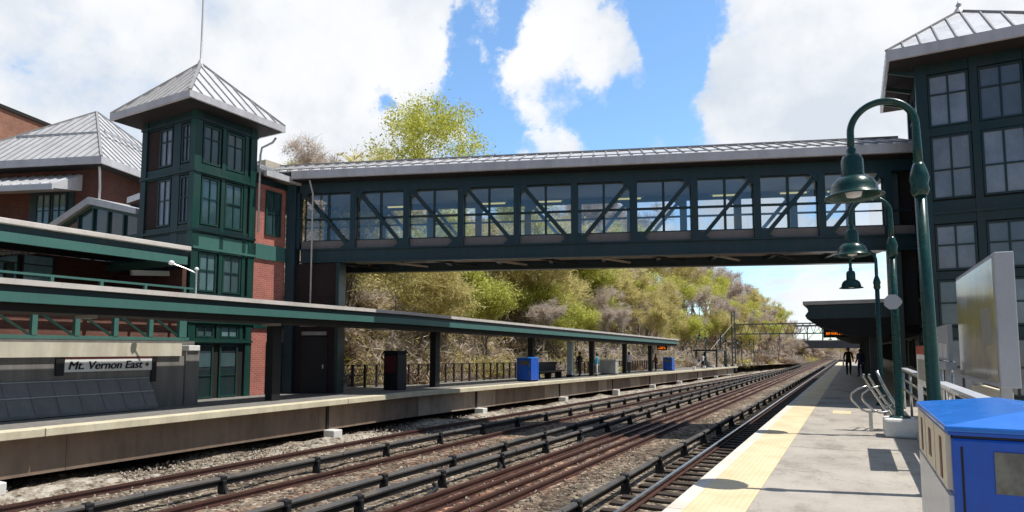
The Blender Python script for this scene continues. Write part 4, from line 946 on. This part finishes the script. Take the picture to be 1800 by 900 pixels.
bb('wall', brick('tan brick', (0.36, 0.17, 0.11), (0.28, 0.12, 0.08), (0.3, 0.2, 0.15)), (-8, 0, -7, 7, 0, 14.6), par=fb)
bb('parapet_cap', soffit, (-8.1, 0.1, -7.1, 7.1, 14.601, 14.8), par=fb)

# ------------------------------------------------------------------ right elevator tower
rt = thing('elevator_tower', 'tall dark green elevator tower at the right end of the footbridge', 'tower', (3.2, 24.6, 0))
X0, X1, Y0, Y1 = 2.02, 5.02, 22.9, 26.4
m = MB(); m.box(X0 + .12, X1 - .1, Y0 + .12, Y1 - .1, 0, 10.7); m.build('core', soffit, rt)
for (x, y) in ((X0, Y0), (X1 - .3, Y0), (X0, Y1 - .3), (X1 - .3, Y1 - .3)): m = MB(); m.box(x, x + .3, y, y + .3, 0, 10.66); m.build('corner_post', steel, rt)
for x in (3.40,): m = MB(); m.box(x, x + .2, Y0 + .02, Y0 + .12, 0, 10.6); m.build('mullion_post', steel, rt)
for za, zb in ((10.26, 10.66), (8.28, 8.54), (5.52, 6.22), (3.80, 4.04), (2.02, 2.34), (0.0, 0.28)):
    m = MB(); m.box(X0 + .302, X1 - .302, Y0 + .05, Y0 + .119, za, zb)
    if zb - za > .5: m.box(X0 + .302, X1 - .302, Y0 - .02, Y0 + .049, za + .28, za + .36)
    m.box(X0 + .05, X0 + .119, Y0 + .302, Y1 - .302, za, zb); m.build('band', steel, rt)
for za, zb, rows in ((8.56, 10.22, (.62, .38)), (6.28, 8.26, (.46, .54)), (4.08, 5.48, (.55, .45)), (2.38, 3.78, (.5, .5)), (0.30, 2.0, (.5, .5))):
    for xa, xb in ((2.34, 3.38), (3.62, 4.70)): window(rt, (xa, Y0 + .11, za), (1, 0, 0), (0, -1, 0), xb - xa, zb - za, 2, rows, fm=steel, gm=glasst, bar=.05)
    window(rt, (X0 + .11, Y1 - .35, za), (0, -1, 0), (-1, 0, 0), 2.7, zb - za, 3, rows, fm=steel, gm=glassd, bar=.05)
hip(rt, 1.24, 5.75, 22.1, 27.0, 10.93, (3.48, 24.6, 12.85), 0.46, 0.32)
m = MB(); m.lathe([(0.2, 12.75), (0.1, 12.93), (0.05, 13.0), (0.09, 13.06), (0.03, 13.15), (0.0, 13.25)], (3.48, 24.6, 0), 12); m.build('finial', roofedge, rt, smooth=True)
for y in (22.9, 24.4, 25.9): m = MB(); m.beam((1.30, y, 10.56), (2.02, y, 10.3), 0.1, 0.12); m.build('bracket', steel, rt)
m = MB(); m.lathe([(0, -.06), (.06, -.05), (.07, .03), (0, .07)], (2.15, 22.78, 3.05), 12); m.build('spotlight', white, rt, smooth=True)
bl = thing('bridge_landing', 'dark enclosed landing where the footbridge meets the right tower', 'landing', (1.2, 25.5, 0))
m = MB(); m.box(1.25, 2.01, 25.3, 28.2, 2.5, 8.15); m.build('wall', soffit, bl)
m = MB(); m.box(1.25, 1.55, 25.0, 25.29, 0, 8.0); m.build('post', steel, bl)

# ------------------------------------------------------------------ fence and small things on the far platform
fe = thing('platform_fence', 'dark brown mesh fence along the back of the opposite platform', 'fence', (-19.2, 25, 0))
for z in (0.12, 0.55, 1.0):
    m = MB(); m.box(-19.23, -19.17, 17.5, 70, z - .02, z + .02, [20, 40]); m.bend(gl).build('rail', fencem, fe)
for k in range(66):
    y = 17.6 + 0.79 * k; m = MB(); m.box(-19.25, -19.15, y - .04, y + .04, g(y), 1.02 + g(y)); m.build('post', fencem, fe)
m = MB()
for k in range(300):
    y = 17.5 + 0.16 * k; m.beam((-19.2, y, 0.12 + g(y)), (-19.2, y + .42, 1.0 + g(y)), 0.008, 0.012); m.beam((-19.2, y + .42, 0.12 + g(y)), (-19.2, y, 1.0 + g(y)), 0.008, 0.012)
m.build('wire_mesh', fencem, fe)
kz = thing('ticket_machine', 'tall dark ticket machine standing alone on the opposite platform', 'ticket machine', (-16.9, 20.9, 0))
m = MB(); m.box(-17.3, -16.55, 20.55, 21.15, 0, 1.5); m.build('cabinet', black, kz, bevel=.03)
m = MB(); m.prism([(-17.34, 1.50), (-16.51, 1.50), (-16.6, 1.63), (-17.25, 1.63)], 'y', 20.5, 21.2); m.build('hood', black, kz)
m = MB(); m.box(-17.2, -16.65, 20.535, 20.549, 0.7, 1.4); m.build('screen_panel', maroon, kz)
ut = thing('utility_cabinet', 'pale grey metal cabinet on the opposite platform between two people', 'cabinet', (-17, 47, g(47)))
z = g(47); m = MB(); m.box(-17.6, -16.3, 46.8, 47.5, z + .08, z + 1.12); m.build('box', paint('cabinet grey', (.42, .43, .42), .6), ut, bevel=.02)
m = MB(); m.box(-17.65, -16.25, 46.75, 47.55, z + 1.12, z + 1.2); m.build('lid', white, ut)
m = MB(); m.box(-17.5, -16.4, 46.85, 47.45, z, z + .08); m.build('plinth', black, ut)
bn = thing('bench', 'black bench with a solid back beside the larger blue bin', 'bench', (-17, 36, g(36))); z = g(36)
m = MB(); m.box(-17.35, -16.75, 34.3, 38.0, z + .42, z + .50); m.build('seat', black, bn)
m = MB(); m.box(-17.45, -17.36, 34.3, 38.0, z + .3, z + 1.05); m.build('backrest', black, bn)
for y in (34.5, 36.1, 37.7): m = MB(); m.box(-17.3, -16.85, y, y + .08, z, z + .42); m.build('leg', black, bn)
ip = thing('info_pillar', 'pale bluish information pillar beside the black bench', 'information pillar', (-16.8, 39.2, g(39))); z = g(39)
m = MB(); m.box(-17.0, -16.65, 39.0, 39.3, z + .2, z + 2.4); m.build('panel', paint('pillar blue', (.30, .38, .42), .4), ip)
m = MB(); m.box(-17.05, -16.6, 38.95, 39.35, z, z + .2); m.build('base', black, ip)
l2 = thing('departure_sign', 'small amber train sign hanging at the far end of the opposite canopy', 'departure board', (-16.9, 62.5, 1.8)); z = g(62)
led(l2, -17.3, -16.5, z + 2.15, z + 2.42, 62.5, 9)
for x in (-17.2, -16.6): m = MB(); m.box(x - .02, x + .02, 62.56, 62.6, z + 2.5, z + 2.62); m.build('hanger', black, l2)
fs_ = thing('platform_shelter', 'tiny dark shelter at the far end of the opposite platform', 'shelter', (-18, 92, g(92))); z = g(92)
m = MB(); m.box(-19.5, -16.2, 88, 95, z + 2.2, z + 2.45); m.build('roof', steel, fs_)
for x, y in ((-19.2, 88.3), (-16.5, 88.3), (-19.2, 94.6), (-16.5, 94.6)): m = MB(); m.box(x, x + .2, y, y + .2, z, z + 2.2); m.build('post', steel, fs_)
m = MB(); m.box(-19.3, -19.2, 88.5, 94.6, z + .2, z + 2.1); m.build('back_panel', glassd, fs_)

# ------------------------------------------------------------------ people
def person(loc, rz, label, top, legs, hair, skirt=False, stride=0.18, arm=0.15, h=1.74, bag=None):
    s = h / 1.74
    V = [(0, 0, .92), (0, 0, 1.12), (0, .01, 1.34), (0, .01, 1.46), (0, .02, 1.53), (0, .03, 1.62), (0, .02, 1.70),
         (.10, 0, .88), (.11, stride, .50), (.11, stride * .6, .09), (.12, stride * .6 + .17, .05),
         (-.10, 0, .88), (-.11, -stride * .3, .50), (-.11, -stride, .10), (-.12, -stride + .17, .05),
         (.18, .01, 1.41), (.24, -arm * .5, 1.14), (.25, arm * .6, .92), (.25, arm * .9, .83), (-.18, .01, 1.41), (-.24, arm * .5, 1.14), (-.25, arm * 1.1, .93), (-.25, arm * 1.3, .84)]
    E = [(0, 1), (1, 2), (2, 3), (3, 4), (4, 5), (5, 6), (0, 7), (7, 8), (8, 9), (9, 10), (0, 11), (11, 12), (12, 13), (13, 14), (3, 15), (15, 16), (16, 17), (17, 18), (3, 19), (19, 20), (20, 21), (21, 22)]
    RD = [.15, .14, .16, .10, .055, .095, .075, .095, .07, .05, .045, .095, .07, .05, .045, .07, .052, .04, .042, .07, .052, .04, .042]
    me = bpy.data.meshes.new('person'); me.from_pydata([(a * s, b * s, c * s) for a, b, c in V], E, [])
    o = bpy.data.objects.new('person', me); COL.objects.link(o)
    o.modifiers.new('skin', 'SKIN'); sk = me.skin_vertices[0].data
    for i, r in enumerate(RD):
        sk[i].radius = (r * s, r * s * (0.75 if i < 4 else 1)); sk[i].use_root = (i == 0)
    sm = o.modifiers.new('sub', 'SUBSURF'); sm.levels = sm.render_levels = 2
    bpy.context.view_layer.update()
    m2 = bpy.data.meshes.new_from_object(o.evaluated_get(bpy.context.evaluated_depsgraph_get()))
    bpy.data.objects.remove(o)
    m2.materials.clear()
    for mm in (skin, top, legs, black): m2.materials.append(mm)
    for p in m2.polygons:
        c = p.center / s; p.use_smooth = True
        if c.z > 1.50: k = 0
        elif c.z < .12: k = 3
        elif abs(c.x) > .19 and c.z < .90: k = 0
        elif c.z > .93 or abs(c.x) > .20: k = 1
        else: k = 2
        p.material_index = k
    o = bpy.data.objects.new('person', m2); COL.objects.link(o); o.location = loc; o.rotation_euler = (0, 0, rz)
    tag(o, label, 'person')
    m = MB()
    for la in range(7):
        pass
    m.lathe([(.0, .125), (.05, .118), (.085, .085), (.104, .03), (.106, -.03), (.09, -.08)], (0, -.012, 1.645), 14); m.v = [(a * s, b * s - (.02 * s if c < 1.6 else 0), c * s) for a, b, c in m.v]
    m.build('hair', hair, o, smooth=True)
    if bag:
        m = MB(); m.box(.27, .34, -.12, .14, .62, .9); m.tube([(.305, -.08, .9), (.27, 0, 1.0), (.305, .08, .9)], .012, 6); b = m.build('bag', bag, bevel=.02); tag(b, 'pale shoulder bag held by the person in black', 'bag'); b.location = loc; b.rotation_euler = (0, 0, rz)
    return o
cl_black = paint('black cloth', (.012, .012, .014), .85); cl_navy = paint('navy cloth', (.012, .022, .085), .8); cl_blue = paint('light blue cloth', (.06, .30, .48), .8)
cl_white = paint('white cloth', (.72, .72, .74), .8); cl_brown = paint('brown cloth', (.07, .05, .04), .85); cl_red = paint('dark red cloth', (.12, .03, .03), .8)
person((-0.32, 46.6, 0.0), R(185), 'person in black clothes walking on the near platform with a white bag', cl_black, cl_black, hairred, stride=.2, bag=cl_white, h=1.78)
person((0.35, 44.0, 0.0), R(150), 'person in a navy jacket beside the person in black', cl_navy, cl_navy, hairm, stride=.05, h=1.68)
for (x, y, rz, lab, a, b, hh, st_) in (
    (-16.75, 40.6, 80, 'person in dark clothes standing beside the pale pillar', cl_black, cl_black, 1.72, .04),
    (-16.0, 42.0, 100, 'person in a light blue jacket near the opposite platform edge', cl_blue, cl_white, 1.65, .06),
    (-16.9, 52.0, 60, 'person in a white shirt and brown trousers past the grey cabinet', cl_white, cl_brown, 1.78, .08),
    (-17.0, 60.6, 90, 'person in dark red top waiting by the smaller blue bin', cl_red, cl_black, 1.70, .04),
    (-16.7, 81.0, 120, 'distant person in a white shirt beyond the opposite canopy', cl_white, cl_black, 1.75, .1)):
    person((x, y, g(y)), R(rz), lab, a, b, hairm, stride=st_, h=hh)

# ------------------------------------------------------------------ far gantry and road bridge
ga = thing('catenary_gantry', 'grey lattice gantry spanning the tracks far away', 'gantry', (-8, 109, -2))
zg = g(109)
for x in (-17.8, 1.5):
    m = MB()
    for dx in (0, .5):
        for dy in (0, .5): m.box(x + dx, x + dx + .14, 109 + dy, 109.14 + dy, -2, 8.0)
    for k in range(12): m.beam((x + .07, 109.07, -1.6 + .78 * k), (x + .57, 109.07, -.9 + .78 * k), .06, .06); m.beam((x + .57, 109.57, -1.6 + .78 * k), (x + .07, 109.57, -.9 + .78 * k), .06, .06)
    m.build('mast', gantrym, ga)
m = MB()
for z in (4.1, 5.7):
    for y in (109.05, 109.5): m.box(-17.3, 1.5, y, y + .16, z, z + .18)
for k in range(19):
    a = -17.3 + .99 * k
    m.beam((a, 109.12, 4.2), (a + .5, 109.12, 5.8), .1, .08); m.beam((a + .5, 109.12, 5.8), (a + .99, 109.12, 4.2), .1, .08)
m.build('beam', gantrym, ga)
for x in (-13.3, -10.4, -6.8, -3.1): m = MB(); m.box(x - .06, x + .06, 109.1, 109.3, 3.3, 4.1); m.box(x - .25, x + .25, 109.1, 109.3, 3.15, 3.3); m.build('insulator', gantrym, ga)
m = MB(); m.tube([(-17.5, 81.8, -.3), (-17.5, 108.9, 5.9)], .03, 6); tag(m.build('guy_wire', signgrey), 'pale straight guy wire slanting up to the gantry mast', 'guy wire')
ob_ = thing('road_bridge', 'low dark girder road bridge in the far distance', 'bridge', (-8, 205, 0))
m = MB(); m.box(-21, 14, 205, 213, 2.0, 4.2); m.build('girder', paint('far girder', (.10, .11, .13), .8), ob_)
m = MB(); m.box(-21, 14, 204.9, 205.0, 4.0, 4.35); m.build('parapet', gantrym, ob_)
m = MB()
for k in range(9): m.box(-20 + 4 * k, -19.7 + 4 * k, 205, 205.3, 4.35, 8.6)
m.box(-21, 14, 205, 205.3, 8.4, 8.9)
for k in range(8): m.beam((-20 + 4 * k, 205.1, 4.4), (-16 + 4 * k, 205.1, 8.5), .15, .15)
m.build('truss', gantrym, ob_)
for x in (-19, 8): m = MB(); m.box(x, x + 3, 205.5, 212, -3, 2.0); m.build('abutment', wallconc, ob_)

# ------------------------------------------------------------------ trees
def grow(mb, p, d, ln, r, depth, rnd, tips, spread, up):
    pts = [p]; rs = [r]; q = p.copy(); dd = d.copy()
    for i in range(3):
        dd = (dd + Vector((rnd.gauss(0, .12), rnd.gauss(0, .12), rnd.gauss(0, .08) + up))).normalized(); q = q + dd * (ln / 3); pts.append(q.copy()); rs.append(r * (1 - .14 * (i + 1)))
    mb.tube(pts, rs, 6 if depth > 2 else 4, cap=False)
    if depth <= 2: tips.append((q.copy(), depth)); tips.append((pts[2].copy(), depth))
    if depth == 0: return
    n = rnd.choice((2, 3, 3)) if depth > 1 else rnd.choice((2, 3))
    for k in range(n):
        ax = Vector((rnd.gauss(0, 1), rnd.gauss(0, 1), rnd.gauss(0, .4))).normalized()
        nd = (dd + ax * spread * rnd.uniform(.6, 1.25)).normalized()
        grow(mb, q if k < 2 else pts[2], nd, ln * rnd.uniform(.62, .85), rs[-1] * .68, depth - 1, rnd, tips, spread, up)
def tree_proto(seed, h, kind, leaf, nleaf, size, spread=.62, twigs=0, fill=0):
    rnd = random.Random(seed); mb = MB(); tips = []
    grow(mb, Vector((0, 0, -.4)), Vector((rnd.uniform(-.06, .06), rnd.uniform(-.06, .06), 1)), h * .30, h * .018, 4, rnd, tips, spread, .05)
    c = MB(); vs = []; fs = []
    zmax = max(t[0].z for t in tips); sc = h / zmax
    for (p, dep) in tips:
        for k in range(nleaf if dep < 2 else nleaf // 2):
            q = p + Vector((rnd.gauss(0, .38), rnd.gauss(0, .38), rnd.gauss(0, .32)))
            s_ = size * rnd.uniform(.6, 1.4)
            a = Vector((rnd.gauss(0, 1), rnd.gauss(0, 1), rnd.gauss(0, .7))).normalized(); b = a.orthogonal().normalized()
            b = (Matrix.Rotation(rnd.uniform(0, 6.28), 3, a) @ b); a2 = a.cross(b)
            o = len(vs); vs += [q - b * s_, q + a2 * s_ * .45, q + b * s_, q - a2 * s_ * .45]; fs.append((o, o + 1, o + 2, o + 3))
        for k in range(twigs):
            d = Vector((rnd.gauss(0, 1), rnd.gauss(0, 1), rnd.gauss(.5, .7))).normalized(); l_ = rnd.uniform(.5, 1.3) * h / 13; w_ = rnd.uniform(.012, .03)
            a2 = d.orthogonal().normalized() * w_; q = p + Vector((rnd.gauss(0, .1), rnd.gauss(0, .1), rnd.gauss(0, .1))); e = q + d * l_ + Vector((rnd.gauss(0, .1), rnd.gauss(0, .1), 0))
            o = len(vs); vs += [q - a2, q + a2, e + a2 * .4, e - a2 * .4]; fs.append((o, o + 1, o + 2, o + 3))
    for k in range(fill):
        a_ = rnd.uniform(0, 6.28); rr = math.sqrt(rnd.random()); zz = rnd.random()
        wd = .30 * math.sqrt(max(0.05, 1 - (max(0, zz - .35) / .68) ** 2)) * (1 + .22 * math.sin(3 * a_ + 1) + .12 * math.sin(5 * a_))
        c0 = Vector((math.cos(a_) * rr * wd * zmax, math.sin(a_) * rr * wd * zmax, zmax * (.48 + .52 * zz)))
        for j in range(70):
            q = c0 + Vector((rnd.gauss(0, .40), rnd.gauss(0, .40), rnd.gauss(0, .34))); s_ = size * rnd.uniform(.6, 1.4)
            a = Vector((rnd.gauss(0, 1), rnd.gauss(0, 1), rnd.gauss(0, .7))).normalized(); b = Matrix.Rotation(rnd.uniform(0, 6.28), 3, a) @ a.orthogonal().normalized(); a2 = a.cross(b)
            o = len(vs); vs += [q - b * s_, q + a2 * s_ * .45, q + b * s_, q - a2 * s_ * .45]; fs.append((o, o + 1, o + 2, o + 3))
    mb.v = [tuple(Vector(v) * sc) for v in mb.v]; vs = [v * sc for v in vs]
    c.add(vs, fs)
    root = thing('tree', '', 'tree', (0, 0, 0), local=True)
    mb.build('trunk', barkg if twigs else barkm, root, smooth=True, fix=False); c.build('crown', leaf, root, fix=False)
    return root
def shrub_proto(seed, leaf, n, size, h):
    rnd = random.Random(seed); c = MB(); vs = []; fs = []
    for k in range(n):
        a = rnd.uniform(0, 6.28); r = math.sqrt(rnd.random()) * h * .8; q = Vector((r * math.cos(a), r * math.sin(a), rnd.uniform(0, h * .55) * (1 - r / h)))
        d = Vector((rnd.gauss(0, .9), rnd.gauss(0, .9), rnd.gauss(.5, .5))).normalized(); l_ = h * rnd.uniform(.15, .55); w_ = size * rnd.uniform(.5, 1.3)
        a2 = Matrix.Rotation(rnd.uniform(0, 6.28), 3, d) @ d.orthogonal().normalized() * w_
        o = len(vs); m_ = q + d * l_ * .5 + Vector((rnd.gauss(0, .06), rnd.gauss(0, .06), 0)); e = q + d * l_; vs += [q, m_ + a2, e, m_ - a2]; fs.append((o, o + 1, o + 2, o + 3))
    c.add(vs, fs); root = thing('shrub', '', 'shrub', (0, 0, 0), local=True); c.build('foliage', leaf, root, fix=False); return root
PT = {
    'Y': [tree_proto(11, 13, 'Y', leafY, 44, .12, .60, 5), tree_proto(12, 12, 'Y', leafY, 40, .12, .66, 6)],
    'G': [tree_proto(21, 9, 'G', leafG, 56, .11, .66, 3), tree_proto(22, 8, 'G', leafG, 50, .11, .7, 3)],
    'O': [tree_proto(31, 12, 'O', leafO, 20, .11, .60, 20), tree_proto(32, 11, 'O', leafO, 16, .11, .64, 20)],
    'B': [tree_proto(41, 12, 'B', leafB, 0, .1, .60, 22), tree_proto(42, 11, 'B', leafB, 0, .1, .66, 22), tree_proto(43, 12, 'B', leafB, 1, .1, .56, 24)],
    'T': [tree_proto(51, 17, 'Y', leafY, 60, .10, .60, 8, fill=190)],
}
LAB = {'Y': ('yellow green spring tree on the wooded bank', 'yellow green trees on the wooded bank'), 'G': ('fresh bright green tree low on the bank behind the opposite platform', 'fresh green trees on the bank'),
       'O': ('olive budding tree with brown twigs on the wooded bank', 'olive budding trees on the wooded bank'), 'B': ('bare brown leafless tree on the wooded bank', 'bare trees on the wooded bank')}
used = set()
rt_ = random.Random(99)
def place(kind, x, y, sc, label=None, group=None, z=None, sy=1.0):
    i = rt_.randrange(len(PT[kind])); src = PT[kind][i]
    zz = hz(x, y) if z is None else z
    if (kind, i) not in used: used.add((kind, i)); o = src; o.location = (x, y, zz - .1); o.rotation_euler = (0, 0, rt_.uniform(0, 6.28))
    else: o = dup(src, (x, y, zz - .1), rt_.uniform(0, 6.28))
    o.scale = (sc * sy, sc * sy, sc)
    lab = LAB.get(kind, (label, group))
    o['label'] = label or lab[0]
    if not label: o['group'] = group or lab[1]
    elif 'group' in o: del o['group']
    return o
place('T', -28.0, 38.4, .88, 'tallest yellow green tree, rising above the left half of the footbridge roof', sy=1.0)
place('B', -31.5, 29.5, .62, 'sparse bare tree showing above the left end of the footbridge roof')
place('O', -34.0, 33.5, .56, 'thin budding tree between the bare tree and the tallest tree')
# rows along the bank: (distance behind the foot of the bank, along the tracks)
def kindat(y, d):
    r = rt_.random()
    if y < 38: return 'B' if r < .45 else ('O' if r < .85 else 'Y')
    if y < 58: return 'G' if r < .40 and d < 12 else ('Y' if r < .7 else 'B')
    if y < 90: return 'B' if r < .44 else ('O' if r < .74 else ('Y' if r < .92 else 'G'))
    if y < 150: return 'Y' if r < .32 else ('O' if r < .58 else 'B')
    return 'B' if r < .55 else ('O' if r < .85 else 'Y')
for (d0, s0, st0) in ((2.6, .60, 3.6), (6.0, .92, 3.8), (10.5, 1.15, 4.2), (15.5, 1.35, 4.8), (22, 1.45, 6.5)):
    y = 24 + d0 * .4
    while y < 215:
        d = d0 + rt_.uniform(-1.3, 1.3); x = foot(y) - d; sc = s0 * rt_.uniform(.8, 1.15)
        if y > 120: sc *= 0.92 - .16 * sstep((y - 140) / 70)
        if not (y < 46 and d0 > 5) and not (y < 84 and d0 > 9): place(kindat(y, d), x, y + rt_.uniform(-1, 1), sc)
        y += st0 * (1 + y / 130)
for k in range(26):
    y = 23 + k * .95; d = 3 + (k * 7.3) % 13; x = foot(y) - d; top = 11.0 if y < 36 else 12.5
    place('OYBOG'[k % 5], x, y, max(.32, (top - hz(x, y)) / 12.5))
for k in range(22):
    y = 44 + 1.1 * k + rt_.uniform(-.5, .5); d = 2 + rt_.random() * 8
    place('GYBGO'[k % 5], foot(y) - d, y, .55 + .4 * rt_.random())
for k in range(26):
    y = 66 + 4 * k + rt_.uniform(-1, 1); d = 1.5 + rt_.random() * 5
    place('BOYOB'[k % 5], foot(y) - d, y, .5 + .3 * rt_.random())
# distant low wood beyond the road bridge
for k in range(16):
    x = -40 + 5.2 * k + rt_.uniform(-1, 1); y = 235 + rt_.uniform(-5, 25)
    place('B' if k % 3 else 'O', x, y, .42 + .1 * rt_.random(), 'low distant tree beyond the road bridge', None, z=-1.6); 
    o = COL.objects[-1]
for o in list(COL.objects):
    if o.get('label') == 'low distant tree beyond the road bridge': o['group'] = 'low distant trees beyond the road bridge'
SH = [shrub_proto(1, leafS, 1100, .030, 1.1), shrub_proto(2, leafS, 1000, .032, 1.3), shrub_proto(3, leafO, 900, .045, 1.2), shrub_proto(4, leafB, 1300, .024, 1.5)]
first = [True] * 4; n = 0
y = 19.0
while n < 250:
    for _ in range(2 if y < 80 else 1):
        i = rt_.choice((0, 0, 1, 2, 3, 3)); d = .5 + rt_.random() ** 1.3 * 11; x = foot(y) - d; yy = y + rt_.uniform(-1, 1); z = hz(x, yy) - .05; sc = rt_.uniform(.6, 1.35) * (1 + y / 200)
        if first[i]: first[i] = False; o = SH[i]; o.location = (x, yy, z); o.scale = (sc,) * 3
        else: o = dup(SH[i], (x, yy, z), rt_.uniform(0, 6.28), sc=sc)
        lab, grp = (('dry brown brush on the bank behind the fence', 'dry brown brush on the bank') if i < 2 else (('olive bush low on the wooded bank', 'olive bushes on the bank') if i == 2 else ('leafless twiggy bush on the wooded bank', 'leafless bushes on the bank')))
        o['label'] = lab; o['group'] = grp; n += 1
    y += 0.85 * (1 + y / 110)
def brush(name, leaf, n, seed, size, hmax, dmax, ymax):
    rnd = random.Random(seed); vs = []; fs = []
    while len(fs) < n:
        y = 18 + (ymax - 18) * rnd.random() ** 1.7; d = .2 + dmax * rnd.random()
        if noise.noise(Vector((d * .35, y * .3, seed))) < rnd.uniform(-.35, .25): continue
        x = foot(y) - d; k = size * (1 + y / 90)
        q = Vector((x, y, hz(x, y) + hmax * rnd.random() ** 1.6)); dd = Vector((rnd.gauss(0, 1), rnd.gauss(0, 1), rnd.gauss(.5, .7))).normalized()
        a = Matrix.Rotation(rnd.uniform(0, 6.28), 3, dd) @ dd.orthogonal().normalized() * (k * rnd.uniform(.12, .3)); l_ = k * rnd.uniform(1.2, 3.2)
        o = len(vs); vs += [q - dd * l_, q + a, q + dd * l_, q - a]; fs.append((o, o + 1, o + 2, o + 3))
    m = MB(); m.add(vs, fs); tag(m.build(name, leaf, fix=False), kind='stuff')
brush('undergrowth', leafS, 26000, 3, .13, .9, 17, 120); brush('undergrowth', leafB, 30000, 5, .13, 2.2, 17, 130); brush('undergrowth', leafO, 12000, 8, .11, 1.7, 14, 120); brush('undergrowth', leafG, 7000, 13, .09, 1.1, 9, 90)
for o in list(COL.objects):
    if '_abs' in o: del o['_abs']
    if o.get('label') == '': COL.objects.unlink(o)

scene.render.engine = 'CYCLES'
scene.cycles.max_bounces = 8; scene.cycles.diffuse_bounces = 3; scene.cycles.glossy_bounces = 3; scene.cycles.transparent_max_bounces = 12
scene.cycles.use_denoising = True
scene.view_settings.view_transform = 'Standard'; scene.view_settings.look = 'None'; scene.view_settings.exposure = 0; scene.view_settings.gamma = 1
